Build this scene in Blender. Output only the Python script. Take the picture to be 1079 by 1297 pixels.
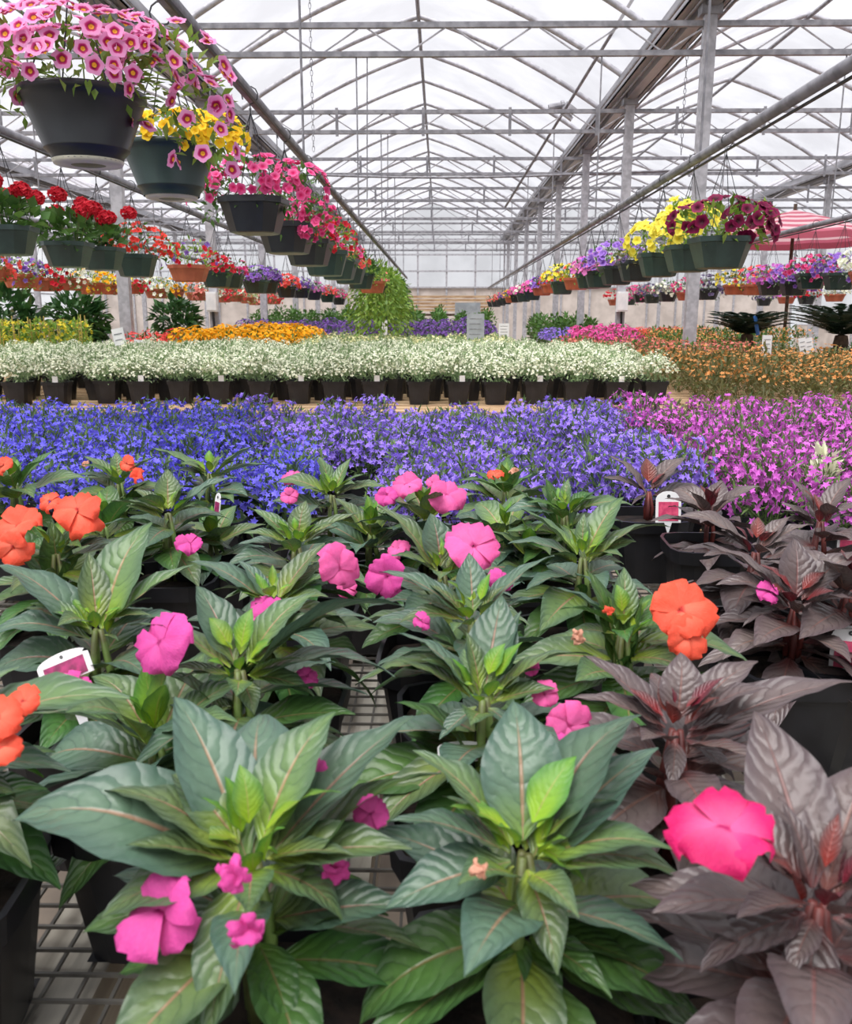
import bpy, math, random
import numpy as np
from mathutils import Vector, Matrix

# ---------------------------------------------------------------- camera, sky, exposure
for o in list(bpy.data.objects):
    bpy.data.objects.remove(o)
scene = bpy.context.scene
COL = scene.collection
IW, IH, FPX = 1079.0, 1297.0, 1100.0
CAMZ = 1.30
TH = math.atan(246.5 / FPX)
PS = math.atan(18.5 * math.cos(TH) / FPX)
FW = Vector((-math.sin(PS) * math.cos(TH), math.cos(PS) * math.cos(TH), -math.sin(TH)))
RT = Vector((math.cos(PS), math.sin(PS), 0))
UP = RT.cross(FW)
cam = bpy.data.cameras.new('camera')
cam.sensor_fit = 'VERTICAL'
cam.sensor_height = 24.0
cam.lens = 24.0 * FPX / IH
cam.clip_start = 0.02
cam.clip_end = 300
cam.dof.use_dof = True
cam.dof.focus_distance = 1.9
cam.dof.aperture_fstop = 11.0
camo = bpy.data.objects.new('camera', cam)
COL.objects.link(camo)
camo.matrix_world = Matrix(((RT.x, UP.x, -FW.x, 0), (RT.y, UP.y, -FW.y, 0), (RT.z, UP.z, -FW.z, CAMZ), (0, 0, 0, 1)))
scene.camera = camo

world = bpy.data.worlds.new('overcast_sky')
scene.world = world
world.use_nodes = True
wn = world.node_tree
bgn = wn.nodes['Background']
wco = wn.nodes.new('ShaderNodeTexCoord')
wsep = wn.nodes.new('ShaderNodeSeparateXYZ')
wramp = wn.nodes.new('ShaderNodeValToRGB')
wramp.color_ramp.elements[0].position = 0.0
wramp.color_ramp.elements[0].color = (0.80, 0.82, 0.86, 1)
wramp.color_ramp.elements[1].position = 0.7
wramp.color_ramp.elements[1].color = (1.0, 1.0, 1.03, 1)
wn.links.new(wco.outputs['Generated'], wsep.inputs[0])
wn.links.new(wsep.outputs['Z'], wramp.inputs[0])
wn.links.new(wramp.outputs[0], bgn.inputs['Color'])
bgn.inputs['Strength'].default_value = 0.58
sun = bpy.data.lights.new('sun', 'SUN')
sun.energy = 3.3
sun.angle = math.radians(50)
sun.color = (1.0, 0.97, 0.92)
suno = bpy.data.objects.new('sun', sun)
COL.objects.link(suno)
suno.rotation_euler = (math.radians(18), math.radians(-12), 0)

vs = scene.view_settings
vs.view_transform = 'Standard'
vs.look = 'None'
vs.gamma = 1.0
vs.use_curve_mapping = False
vs.exposure = 0.76
scene.cycles.transparent_max_bounces = 24
scene.cycles.max_bounces = 6
scene.cycles.diffuse_bounces = 3
scene.cycles.glossy_bounces = 2
scene.cycles.transmission_bounces = 3

# ---------------------------------------------------------------- helpers
rng = np.random.default_rng(7)
random.seed(7)


def ray(x, y):
    return FW + RT * ((x - (IW / 2)) / FPX) - UP * ((y - (IH / 2)) / FPX)


def PY(x, y, Y):
    d = ray(x, y)
    p = d * (Y / d.y)
    return Vector((p.x, p.y, p.z + CAMZ))


def PZ(x, y, z):
    d = ray(x, y)
    p = d * ((z - CAMZ) / d.z)
    return Vector((p.x, p.y, z))


def lin(c):
    r = []
    for v in c[:3]:
        v = v / 255.0
        r.append(v / 12.92 if v <= 0.04045 else ((v + 0.055) / 1.055) ** 2.4)
    return (r[0], r[1], r[2], 1.0)


class MB:
    """collects vertices and faces for one mesh"""

    def __init__(self):
        self.v = []
        self.f = []
        self.n = 0
        self.uv = []

    def add(self, verts, faces):
        b = self.n
        self.v.extend([tuple(p) for p in verts])
        self.f.extend([tuple(i + b for i in f) for f in faces])
        self.n += len(verts)

    def box(self, x0, x1, y0, y1, z0, z1):
        self.add([(x0, y0, z0), (x1, y0, z0), (x1, y1, z0), (x0, y1, z0), (x0, y0, z1), (x1, y0, z1), (x1, y1, z1), (x0, y1, z1)],
                 [(0, 3, 2, 1), (4, 5, 6, 7), (0, 1, 5, 4), (1, 2, 6, 5), (2, 3, 7, 6), (3, 0, 4, 7)])

    def tube(self, pts, r, n=6, cap=True):
        pts = [Vector(p) for p in pts]
        rs = r if isinstance(r, (list, tuple)) else [r] * len(pts)
        vs_, fs = [], []
        prev = None
        for i, p in enumerate(pts):
            a = pts[max(i - 1, 0)]
            b = pts[min(i + 1, len(pts) - 1)]
            t = (b - a).normalized()
            if prev is None:
                s = t.orthogonal().normalized()
            else:
                s = (prev - t * prev.dot(t)).normalized()
            prev = s
            q = t.cross(s)
            for k in range(n):
                an = 2 * math.pi * (k + .5) / n
                vs_.append(p + (s * math.cos(an) + q * math.sin(an)) * rs[i])
        for i in range(len(pts) - 1):
            for k in range(n):
                k2 = (k + 1) % n
                fs.append((i * n + k, i * n + k2, (i + 1) * n + k2, (i + 1) * n + k))
        if cap:
            fs.append(tuple(reversed(range(n))))
            fs.append(tuple((len(pts) - 1) * n + k for k in range(n)))
        self.add(vs_, fs)

    def lathe(self, prof, n=24, sq=0.0, rot=0.0):
        """prof: (radius, z) list; sq>0 squares the section"""
        vs_, fs = [], []
        for r, z in prof:
            for k in range(n):
                a = 2 * math.pi * k / n + rot
                c, s = math.cos(a), math.sin(a)
                if sq > 0:
                    m = (abs(c) ** sq + abs(s) ** sq) ** (-1.0 / sq)
                    vs_.append((c * m * r, s * m * r, z))
                else:
                    vs_.append((c * r, s * r, z))
        for i in range(len(prof) - 1):
            for k in range(n):
                k2 = (k + 1) % n
                fs.append((i * n + k, i * n + k2, (i + 1) * n + k2, (i + 1) * n + k))
        self.add(vs_, fs)

    def mesh(self, name, mat=None, smooth=False):
        m = bpy.data.meshes.new(name)
        m.from_pydata(self.v, [], self.f)
        if mat:
            m.materials.append(mat)
        if smooth:
            m.polygons.foreach_set('use_smooth', [True] * len(m.polygons))
        m.update()
        return m


def np_mesh(name, V, F, mat, uv=None, smooth=False):
    """V: n x 3, F: m x k (all faces k-gons), uv: per-vertex n x 2"""
    m = bpy.data.meshes.new(name)
    V = np.asarray(V, dtype=np.float32)
    F = np.asarray(F, dtype=np.int32)
    k = F.shape[1]
    m.vertices.add(len(V))
    m.vertices.foreach_set('co', V.ravel())
    m.loops.add(F.size)
    m.loops.foreach_set('vertex_index', F.ravel())
    m.polygons.add(len(F))
    m.polygons.foreach_set('loop_start', np.arange(len(F), dtype=np.int32) * k)
    m.polygons.foreach_set('loop_total', np.full(len(F), k, dtype=np.int32))
    if uv is not None:
        l = m.uv_layers.new(name='UVMap')
        l.data.foreach_set('uv', np.asarray(uv, dtype=np.float32)[F.ravel()].ravel())
    if smooth:
        m.polygons.foreach_set('use_smooth', np.ones(len(F), dtype=bool))
    m.materials.append(mat)
    m.update(calc_edges=True)
    return m


def obj(name, mesh, parent=None, loc=None, mw=None):
    o = bpy.data.objects.new(name, mesh)
    COL.objects.link(o)
    if parent is not None:
        o.parent = parent
    if mw is not None:
        o.matrix_basis = mw
    elif loc is not None:
        o.location = loc
    return o


def tag(o, label, cat, group=None, kind=None):
    o['label'] = label
    o['category'] = cat
    if group:
        o['group'] = group
    if kind:
        o['kind'] = kind
    return o


def thing(name, label, cat, loc=(0, 0, 0), group=None, kind=None, rz=0.0):
    o = obj(name, None, loc=loc)
    o.rotation_euler = (0, 0, rz)
    o.empty_display_size = 0.05
    return tag(o, label, cat, group, kind)


# ---------------------------------------------------------------- materials
def new_mat(name):
    m = bpy.data.materials.new(name)
    m.use_nodes = True
    nt = m.node_tree
    b = nt.nodes['Principled BSDF']
    return m, nt, b


def mth(nt, op, a, b=None, c=None, clamp=False):
    n = nt.nodes.new('ShaderNodeMath')
    n.operation = op
    n.use_clamp = clamp
    for i, v in enumerate((a, b, c)):
        if v is None:
            continue
        if isinstance(v, (int, float)):
            n.inputs[i].default_value = v
        else:
            nt.links.new(v, n.inputs[i])
    return n.outputs[0]


def mixc(nt, fac, a, b, mode='MIX'):
    n = nt.nodes.new('ShaderNodeMix')
    n.data_type = 'RGBA'
    n.blend_type = mode
    if isinstance(fac, (int, float)):
        n.inputs[0].default_value = fac
    else:
        nt.links.new(fac, n.inputs[0])
    for i, v in ((6, a), (7, b)):
        if isinstance(v, tuple):
            n.inputs[i].default_value = v
        else:
            nt.links.new(v, n.inputs[i])
    return n.outputs[2]


def smooth(nt, v, a, b):
    n = nt.nodes.new('ShaderNodeMapRange')
    n.interpolation_type = 'SMOOTHSTEP'
    nt.links.new(v, n.inputs[0])
    n.inputs[1].default_value = a
    n.inputs[2].default_value = b
    return n.outputs[0]


def mat_plain(name, c1, c2=None, rough=0.5, metal=0.0, scale=8.0, bump=0.0, stretch=None, spec=0.5):
    m, nt, b = new_mat(name)
    b.inputs['Roughness'].default_value = rough
    b.inputs['Metallic'].default_value = metal
    b.inputs['Specular IOR Level'].default_value = spec
    c2 = c2 or tuple(int(v * .85) for v in c1)
    tc = nt.nodes.new('ShaderNodeTexCoord')
    mp = nt.nodes.new('ShaderNodeMapping')
    if stretch:
        mp.inputs['Scale'].default_value = stretch
    nz = nt.nodes.new('ShaderNodeTexNoise')
    nz.inputs['Scale'].default_value = scale
    nz.inputs['Detail'].default_value = 5
    nt.links.new(tc.outputs['Object'], mp.inputs[0])
    nt.links.new(mp.outputs[0], nz.inputs['Vector'])
    f = smooth(nt, nz.outputs['Fac'], .35, .65)
    nt.links.new(mixc(nt, f, lin(c1), lin(c2)), b.inputs['Base Color'])
    if bump:
        bp = nt.nodes.new('ShaderNodeBump')
        bp.inputs['Strength'].default_value = bump
        bp.inputs['Distance'].default_value = 0.01
        nt.links.new(nz.outputs['Fac'], bp.inputs['Height'])
        nt.links.new(bp.outputs[0], b.inputs['Normal'])
    return m


def translucent_mix(nt, b, colsock, fac):
    out = nt.nodes['Material Output']
    t = nt.nodes.new('ShaderNodeBsdfTranslucent')
    nt.links.new(colsock, t.inputs['Color'])
    mx = nt.nodes.new('ShaderNodeMixShader')
    mx.inputs[0].default_value = fac
    nt.links.new(b.outputs[0], mx.inputs[1])
    nt.links.new(t.outputs[0], mx.inputs[2])
    nt.links.new(mx.outputs[0], out.inputs['Surface'])


def mat_island(name, cols, rough=0.5, trans=0.25, spec=0.4):
    """colour picked per loose leaf or blossom"""
    m, nt, b = new_mat(name)
    g = nt.nodes.new('ShaderNodeNewGeometry')
    r = nt.nodes.new('ShaderNodeValToRGB')
    el = r.color_ramp.elements
    while len(el) < len(cols):
        el.new(0.5)
    for i, c in enumerate(cols):
        el[i].position = i / max(1, len(cols) - 1)
        el[i].color = lin(c)
    nt.links.new(g.outputs['Random Per Island'], r.inputs[0])
    oi = nt.nodes.new('ShaderNodeObjectInfo')
    hs = nt.nodes.new('ShaderNodeHueSaturation')
    nt.links.new(r.outputs[0], hs.inputs['Color'])
    nt.links.new(mth(nt, 'MULTIPLY_ADD', oi.outputs['Random'], .3, .85), hs.inputs['Value'])
    nt.links.new(hs.outputs[0], b.inputs['Base Color'])
    b.inputs['Roughness'].default_value = rough
    b.inputs['Specular IOR Level'].default_value = spec
    translucent_mix(nt, b, hs.outputs[0], trans)
    return m


def mat_radial(name, stops, rough=0.5, trans=0.25, var=0.35):
    """flower colour by distance from its throat (UV u)"""
    m, nt, b = new_mat(name)
    uv = nt.nodes.new('ShaderNodeUVMap')
    sp = nt.nodes.new('ShaderNodeSeparateXYZ')
    nt.links.new(uv.outputs[0], sp.inputs[0])
    r = nt.nodes.new('ShaderNodeValToRGB')
    el = r.color_ramp.elements
    while len(el) < len(stops):
        el.new(0.5)
    for i, (p, c) in enumerate(stops):
        el[i].position = p
        el[i].color = lin(c)
    nt.links.new(sp.outputs[0], r.inputs[0])
    g = nt.nodes.new('ShaderNodeNewGeometry')
    oi = nt.nodes.new('ShaderNodeObjectInfo')
    hs = nt.nodes.new('ShaderNodeHueSaturation')
    nt.links.new(r.outputs[0], hs.inputs['Color'])
    s = mth(nt, 'FRACT', mth(nt, 'ADD', g.outputs['Random Per Island'], oi.outputs['Random']))
    nt.links.new(mth(nt, 'MULTIPLY_ADD', s, var, 1.05 - var / 2), hs.inputs['Value'])
    nt.links.new(hs.outputs[0], b.inputs['Base Color'])
    b.inputs['Roughness'].default_value = rough
    b.inputs['Specular IOR Level'].default_value = 0.25
    translucent_mix(nt, b, hs.outputs[0], trans)
    return m


def mat_leaf(name, base, mid, edge, rib, vein, rough=0.38, trans=0.12, vmid=0.45, veinamt=0.6, spec=0.5, bump=0.34):
    """big impatiens leaf: UV u across, v from stalk to tip"""
    m, nt, b = new_mat(name)
    uv = nt.nodes.new('ShaderNodeUVMap')
    sp = nt.nodes.new('ShaderNodeSeparateXYZ')
    nt.links.new(uv.outputs[0], sp.inputs[0])
    a = mth(nt, 'ABSOLUTE', mth(nt, 'MULTIPLY_ADD', sp.outputs[0], 2.0, -1.0))
    v = sp.outputs[1]
    c = mixc(nt, smooth(nt, v, 0.02, vmid), lin(base), lin(mid))
    c = mixc(nt, smooth(nt, mth(nt, 'ADD', a, mth(nt, 'MULTIPLY', v, .45)), .55, 1.25), c, lin(edge))
    nz = nt.nodes.new('ShaderNodeTexNoise')
    nz.inputs['Scale'].default_value = 26
    tc = nt.nodes.new('ShaderNodeTexCoord')
    nt.links.new(tc.outputs['Object'], nz.inputs['Vector'])
    # side veins run forward from the midrib
    nz2 = nt.nodes.new('ShaderNodeTexNoise')
    nz2.inputs['Scale'].default_value = 7
    oi0 = nt.nodes.new('ShaderNodeObjectInfo')
    nz2.noise_dimensions = '4D'
    nt.links.new(mth(nt, 'MULTIPLY', oi0.outputs['Random'], 40), nz2.inputs['W'])
    nt.links.new(tc.outputs['Object'], nz2.inputs['Vector'])
    vv = mth(nt, 'SUBTRACT', mth(nt, 'MULTIPLY_ADD', v, 8.0, mth(nt, 'MULTIPLY', nz2.outputs['Fac'], 1.5)), mth(nt, 'MULTIPLY', mth(nt, 'POWER', a, 1.4), 2.1))
    fr = mth(nt, 'ABSOLUTE', mth(nt, 'SUBTRACT', mth(nt, 'FRACT', vv), .5))
    vm = mth(nt, 'MULTIPLY', smooth(nt, fr, .12, .015), smooth(nt, nz2.outputs['Fac'], .35, .6))
    vfade = mth(nt, 'MULTIPLY', vm, smooth(nt, a, 1.0, .55))
    c = mixc(nt, mth(nt, 'MULTIPLY', vfade, veinamt), c, lin(vein))
    ribm = smooth(nt, mth(nt, 'MULTIPLY_ADD', v, .035, a), .085, .03)
    c = mixc(nt, mth(nt, 'MULTIPLY', ribm, mth(nt, 'MULTIPLY', smooth(nt, v, 1.0, .5), .8)), c, lin(rib))
    oi = nt.nodes.new('ShaderNodeObjectInfo')
    hs = nt.nodes.new('ShaderNodeHueSaturation')
    nt.links.new(c, hs.inputs['Color'])
    nt.links.new(mth(nt, 'MULTIPLY_ADD', oi.outputs['Random'], .03, .485), hs.inputs['Hue'])
    nt.links.new(mth(nt, 'ADD', mth(nt, 'MULTIPLY_ADD', oi.outputs['Random'], .25, .72), mth(nt, 'MULTIPLY', nz.outputs['Fac'], .32)), hs.inputs['Value'])
    nt.links.new(hs.outputs[0], b.inputs['Base Color'])
    b.inputs['Roughness'].default_value = rough
    b.inputs['Specular IOR Level'].default_value = spec
    h = mth(nt, 'SUBTRACT', mth(nt, 'MULTIPLY', mth(nt, 'SINE', mth(nt, 'MULTIPLY', fr, 6.28 / 2)), .8), mth(nt, 'MULTIPLY', ribm, .9))
    bp = nt.nodes.new('ShaderNodeBump')
    bp.inputs['Strength'].default_value = bump
    bp.inputs['Distance'].default_value = 0.0028
    nt.links.new(h, bp.inputs['Height'])
    nt.links.new(bp.outputs[0], b.inputs['Normal'])
    translucent_mix(nt, b, hs.outputs[0], trans)
    return m


def mat_film(name, col, scatter):
    m, nt, b = new_mat(name)
    nt.nodes.remove(b)
    out = nt.nodes['Material Output']
    tr = nt.nodes.new('ShaderNodeBsdfTransparent')
    tr.inputs['Color'].default_value = lin(col)
    tl = nt.nodes.new('ShaderNodeBsdfTranslucent')
    tc = nt.nodes.new('ShaderNodeTexCoord')
    nz = nt.nodes.new('ShaderNodeTexNoise')
    nz.inputs['Scale'].default_value = 0.9
    nz.inputs['Detail'].default_value = 6
    nt.links.new(tc.outputs['Object'], nz.inputs['Vector'])
    c = mixc(nt, smooth(nt, nz.outputs['Fac'], .35, .7), lin(col), lin(tuple(v * .93 for v in col)))
    nt.links.new(c, tl.inputs['Color'])
    nt.links.new(c, tr.inputs['Color'])
    mx = nt.nodes.new('ShaderNodeMixShader')
    mx.inputs[0].default_value = scatter
    nt.links.new(tr.outputs[0], mx.inputs[1])
    nt.links.new(tl.outputs[0], mx.inputs[2])
    nt.links.new(mx.outputs[0], out.inputs['Surface'])
    return m


M = {}
M['galv'] = mat_plain('galvanised_steel', (192, 192, 198), (164, 164, 170), .45, .15, 14, spec=.4)
M['galv_dark'] = mat_plain('weathered_steel', (150, 150, 156), (118, 118, 124), .5, .15, 10)
M['alu'] = mat_plain('aluminium_gutter', (176, 176, 182), (130, 130, 136), .4, .2, 5, stretch=(1, .15, 1))
M['film'] = mat_film('poly_film', (250, 249, 253), .15)
M['wallfilm'] = mat_film('wall_film', (250, 249, 250), .4)
M['panel'] = mat_plain('beige_wall_panel', (222, 212, 204), (200, 190, 182), .7, 0, 2.0)
M['concrete'] = mat_plain('concrete', (150, 138, 124), (118, 108, 98), .9, 0, 2.5, .3)
M['wood'] = mat_plain('bench_wood', (206, 178, 142), (160, 124, 90), .75, 0, 9, .2, stretch=(.3, 3, 3))
M['woodgrey'] = mat_plain('grey_board', (188, 184, 172), (146, 140, 128), .8, 0, 10, .2, stretch=(4, .4, 4))
M['wire'] = mat_plain('bench_wire', (120, 118, 112), (84, 82, 78), .5, .3, 20)
M['pot'] = mat_plain('black_pot', (34, 35, 40), (24, 25, 29), .38, 0, 16)
M['potgreen'] = mat_plain('green_pot', (52, 74, 70), (40, 60, 58), .38, 0, 9)
M['potdark'] = mat_plain('charcoal_pot', (46, 52, 56), (36, 41, 46), .36, 0, 9)
M['potterra'] = mat_plain('terracotta_pot', (196, 108, 78), (168, 88, 64), .6, 0, 9)
M['saucer'] = mat_plain('cream_saucer', (232, 230, 210), (204, 204, 184), .6, 0, 9)
M['soil'] = mat_plain('soil', (52, 40, 32), (28, 22, 18), .95, 0, 60, .5)
M['hanger'] = mat_plain('hanger_wire', (70, 72, 76), (52, 54, 58), .5, .2)
M['white'] = mat_plain('white_card', (240, 240, 240), (226, 228, 230), .6, 0, 12)
M['greybox'] = mat_plain('grey_sign', (168, 174, 180), (146, 152, 158), .55, 0, 6)
M['ink'] = mat_plain('grey_print', (150, 152, 156), (120, 122, 126), .7, 0, 30)
M['pinkprint'] = mat_plain('pink_print', (232, 92, 128), (196, 56, 100), .5, 0, 90)
M['magprint'] = mat_plain('magenta_print', (176, 48, 112), (120, 30, 76), .5, 0, 120)
M['stem'] = mat_plain('green_stem', (112, 140, 70), (90, 92, 52), .5, 0, 40)
M['stemred'] = mat_plain('red_stem', (120, 52, 46), (84, 38, 36), .5, 0, 40)
M['bark'] = mat_plain('trunk', (86, 68, 52), (60, 46, 36), .9, 0, 20)
M['cane'] = mat_plain('bamboo_cane', (206, 186, 110), (170, 150, 84), .6, 0, 20)
M['leaf_m'] = mat_leaf('leaf_mature', (142, 166, 60), (98, 122, 76), (78, 102, 74), (164, 126, 100), (58, 82, 58), .33, .12, .5, .5)
M['leaf_b'] = mat_leaf('leaf_blue_green', (116, 140, 72), (88, 114, 92), (70, 96, 82), (160, 122, 102), (56, 80, 68), .33, .1, .35, .5)
M['leaf_y'] = mat_leaf('leaf_young', (150, 180, 44), (110, 150, 56), (88, 132, 58), (160, 160, 84), (92, 128, 50), .42, .22, .7, .2, .4, .15)
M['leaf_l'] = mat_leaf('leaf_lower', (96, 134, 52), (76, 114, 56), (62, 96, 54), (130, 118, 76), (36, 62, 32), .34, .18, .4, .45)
M['leaf_d'] = mat_leaf('leaf_bronze', (104, 60, 56), (102, 90, 88), (90, 78, 80), (128, 92, 84), (66, 52, 52), .33, .05, .3)
M['leaf_dr'] = mat_leaf('leaf_bronze_young', (128, 28, 34), (112, 52, 54), (92, 60, 62), (160, 80, 80), (76, 30, 32), .38, .1, .5)


def mat_petal(name, inner, outer, eye):
    m, nt, b = new_mat(name)
    uv = nt.nodes.new('ShaderNodeUVMap')
    sp = nt.nodes.new('ShaderNodeSeparateXYZ')
    nt.links.new(uv.outputs[0], sp.inputs[0])
    v = sp.outputs[1]
    c = mixc(nt, smooth(nt, v, 0.1, .75), lin(inner), lin(outer))
    c = mixc(nt, smooth(nt, v, .14, .02), c, lin(eye))
    oi = nt.nodes.new('ShaderNodeObjectInfo')
    hs = nt.nodes.new('ShaderNodeHueSaturation')
    nt.links.new(c, hs.inputs['Color'])
    wv = nt.nodes.new('ShaderNodeTexNoise')
    mp = nt.nodes.new('ShaderNodeMapping')
    mp.inputs['Scale'].default_value = (9, 1.6, 1)
    nt.links.new(uv.outputs[0], mp.inputs[0])
    nt.links.new(mp.outputs[0], wv.inputs['Vector'])
    nt.links.new(mth(nt, 'ADD', mth(nt, 'MULTIPLY_ADD', oi.outputs['Random'], .25, .62), mth(nt, 'MULTIPLY', wv.outputs['Fac'], .42)), hs.inputs['Value'])
    nt.links.new(hs.outputs[0], b.inputs['Base Color'])
    b.inputs['Roughness'].default_value = .5
    b.inputs['Specular IOR Level'].default_value = .3
    bp = nt.nodes.new('ShaderNodeBump')
    bp.inputs['Strength'].default_value = .35
    bp.inputs['Distance'].default_value = .003
    nt.links.new(wv.outputs['Fac'], bp.inputs['Height'])
    nt.links.new(bp.outputs[0], b.inputs['Normal'])
    translucent_mix(nt, b, hs.outputs[0], .22)
    return m


M['pet_coral'] = mat_petal('petal_coral', (255, 122, 96), (255, 96, 70), (190, 50, 50))
M['pet_pink'] = mat_petal('petal_pink', (236, 92, 176), (232, 84, 172), (170, 30, 110))
M['pet_lpink'] = mat_petal('petal_light_pink', (255, 120, 190), (250, 104, 176), (200, 60, 130))
M['pet_hot'] = mat_petal('petal_hot_pink', (240, 104, 164), (226, 34, 112), (200, 30, 110))
M['pet_buff'] = mat_petal('petal_buff', (236, 186, 158), (226, 166, 140), (200, 120, 110))

# clump foliage and blossom materials
M['f_lob'] = mat_island('lobelia_leaf', [(86, 116, 60), (120, 150, 84), (70, 96, 62)], .5, .3)
M['f_sage'] = mat_island('sage_leaf', [(130, 158, 112), (160, 182, 136), (104, 138, 84)], .5, .3)
M['f_mid'] = mat_island('mid_leaf', [(72, 112, 52), (98, 140, 66), (58, 92, 46)], .45, .25)
M['f_dark'] = mat_island('dark_leaf', [(48, 88, 48), (70, 112, 58), (40, 72, 42)], .4, .2)
M['f_lime'] = mat_island('lime_leaf', [(140, 176, 70), (112, 152, 60), (168, 192, 92)], .45, .35)
M['f_bronze'] = mat_island('bronze_leaf', [(104, 116, 66), (128, 122, 80), (84, 100, 56)], .45, .25)
M['f_palm'] = mat_island('palm_leaf', [(28, 50, 36), (38, 62, 42), (22, 40, 30)], .35, .1)
M['f_euca'] = mat_island('silver_leaf', [(120, 140, 116), (150, 164, 136), (100, 126, 96)], .5, .3)


def flower_mat(name, inner, outer, eye=None, var=.35, trans=.25):
    st = [(0.0, eye or inner), (.25, inner), (1.0, outer)] if eye is None else [(0.0, eye), (.22, eye), (.34, inner), (1.0, outer)]
    return mat_radial(name, st, .55, trans, var)


FM = {
    'blue': flower_mat('blossom_blue', (116, 108, 240), (138, 132, 248)),
    'violet': flower_mat('blossom_violet', (156, 126, 238), (178, 152, 248)),
    'magenta': flower_mat('blossom_magenta', (216, 108, 210), (222, 122, 220)),
    'rosepink': flower_mat('blossom_rose', (222, 130, 190), (210, 106, 180)),
    'white': flower_mat('blossom_white', (240, 246, 214), (250, 250, 242), None, .2),
    'cream': flower_mat('blossom_cream', (232, 232, 160), (246, 244, 214), None, .2),
    'yellow': flower_mat('blossom_yellow', (250, 196, 30), (255, 222, 50), None, .25),
    'lemon': flower_mat('blossom_lemon', (240, 220, 60), (252, 240, 100), None, .25),
    'gold': flower_mat('blossom_gold', (250, 170, 20), (255, 204, 50), None, .25),
    'red': flower_mat('blossom_red', (190, 24, 44), (220, 44, 62)),
    'scarlet': flower_mat('blossom_scarlet', (224, 50, 44), (240, 84, 70)),
    'coral': flower_mat('blossom_coral', (240, 80, 80), (246, 110, 104)),
    'pink': flower_mat('blossom_pink', (214, 40, 110), (240, 110, 168)),
    'hotpink': flower_mat('blossom_hot_pink', (236, 90, 170), (244, 120, 196)),
    'purple': flower_mat('blossom_purple', (112, 76, 158), (146, 108, 190)),
    'lavender': flower_mat('blossom_lavender', (130, 80, 190), (180, 140, 226)),
    'maroon': flower_mat('blossom_maroon', (70, 8, 36), (142, 20, 78)),
    'orange': flower_mat('blossom_orange', (226, 150, 84), (238, 186, 124)),
    'peach': flower_mat('blossom_peach', (230, 120, 110), (240, 164, 150)),
    'calib': mat_radial('blossom_calibrachoa', [(0, (236, 176, 60)), (.2, (240, 170, 60)), (.3, (140, 12, 60)), (.5, (196, 40, 116)), (.62, (240, 150, 204)), (1, (238, 166, 212))], .5, .3, .25),
    'dusk': flower_mat('blossom_dusky', (84, 70, 110), (120, 108, 140)),
}

# ---------------------------------------------------------------- plant building blocks


def leaf_mesh(name, wr=.42, bulge=.10, fold=.22, wav=.012, nl=12, nc=4, twist=0.0, mat=None):
    """unit leaf: stalk at origin, tip at (0,1,0), upper face +Z"""
    V, UV, F = [], [], []
    for i in range(nl + 1):
        v = i / nl
        w = (math.sin(math.pi * min(1, max(0, v)) ** .82) ** .95) * (1 - .25 * v)
        w = max(w * wr * .56, .012 if v < .12 else .002)
        if v < .10:
            w = .014 + (w - .014) * max(0, (v - .03) / .07) if v > .03 else .014
        zc = bulge * 4 * v * (1 - v) * (.7 + .6 * v)
        for j in range(-nc, nc + 1):
            u = j / nc
            x = u * w
            z = zc + abs(u) ** 1.2 * w * fold + wav * math.sin(v * 21 + (1.3 if u > 0 else 0)) * abs(u) ** 2
            z += twist * u * w * v
            V.append((x, v, z))
            UV.append((u * .5 + .5, v))
    k = 2 * nc + 1
    for i in range(nl):
        for j in range(k - 1):
            F.append((i * k + j, i * k + j + 1, (i + 1) * k + j + 1, (i + 1) * k + j))
    return np_mesh(name, V, F, mat, UV, True)


LEAFSHAPES = [(.46, .07, .25, .010, .2), (.52, .11, .18, .014, -.25), (.44, .05, .32, .012, .0), (.5, .15, .2, .012, .35), (.4, .10, .28, .016, -.1)]
LEAVES = {k: [leaf_mesh('leaf', s[0], s[1], s[2], s[3], twist=s[4], mat=M[k]) for s in LEAFSHAPES]
          for k in ('leaf_m', 'leaf_b', 'leaf_y', 'leaf_l', 'leaf_d', 'leaf_dr')}


def aim(base, tip, width=1.0, roll=0.0):
    """matrix that carries a unit leaf from base to tip with its face turned up"""
    d = tip - base
    L = d.length
    y = d / L
    z = Vector((0, 0, 1)) - y * y.z
    if z.length < .05:
        z = Vector((0, -1, 0)) - y * (-y.y)
    z.normalize()
    x = y.cross(z)
    if roll:
        q = Matrix.Rotation(roll, 3, y)
        x, z = q @ x, q @ z
    return Matrix(((x.x * L * width, y.x * L, z.x * L, base.x), (x.y * L * width, y.y * L, z.y * L, base.y), (x.z * L * width, y.z * L, z.z * L, base.z), (0, 0, 0, 1)))


def petal_mesh(name, mat, cup=.12, notch=.10):
    V, UV, F = [], [], []
    n, k = 6, 3
    for i in range(n + 1):
        v = i / n
        w = .07 + .52 * math.sin(math.pi * .5 * min(1, v * 1.15)) ** 1.1
        if v > .8:
            w *= 1 - (v - .8) * 2.0
        for j in range(-k, k + 1):
            u = j / k
            y = v * (1 - .05 * u * u)
            if v > .7:
                y -= notch * (1 - min(1, abs(u) * 1.8)) * (v - .7) / .3
                y -= .28 * abs(u) ** 3 * (v - .7) / .3
            V.append((u * w, y, .12 * math.sin(v * 3) - cup * u * u * v + .09 * math.sin(u * 6 + v * 5) * v))
            UV.append((u * .5 + .5, v))
    q = 2 * k + 1
    for i in range(n):
        for j in range(q - 1):
            F.append((i * q + j, i * q + j + 1, (i + 1) * q + j + 1, (i + 1) * q + j))
    return np_mesh(name, V, F, mat, UV, True)


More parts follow.
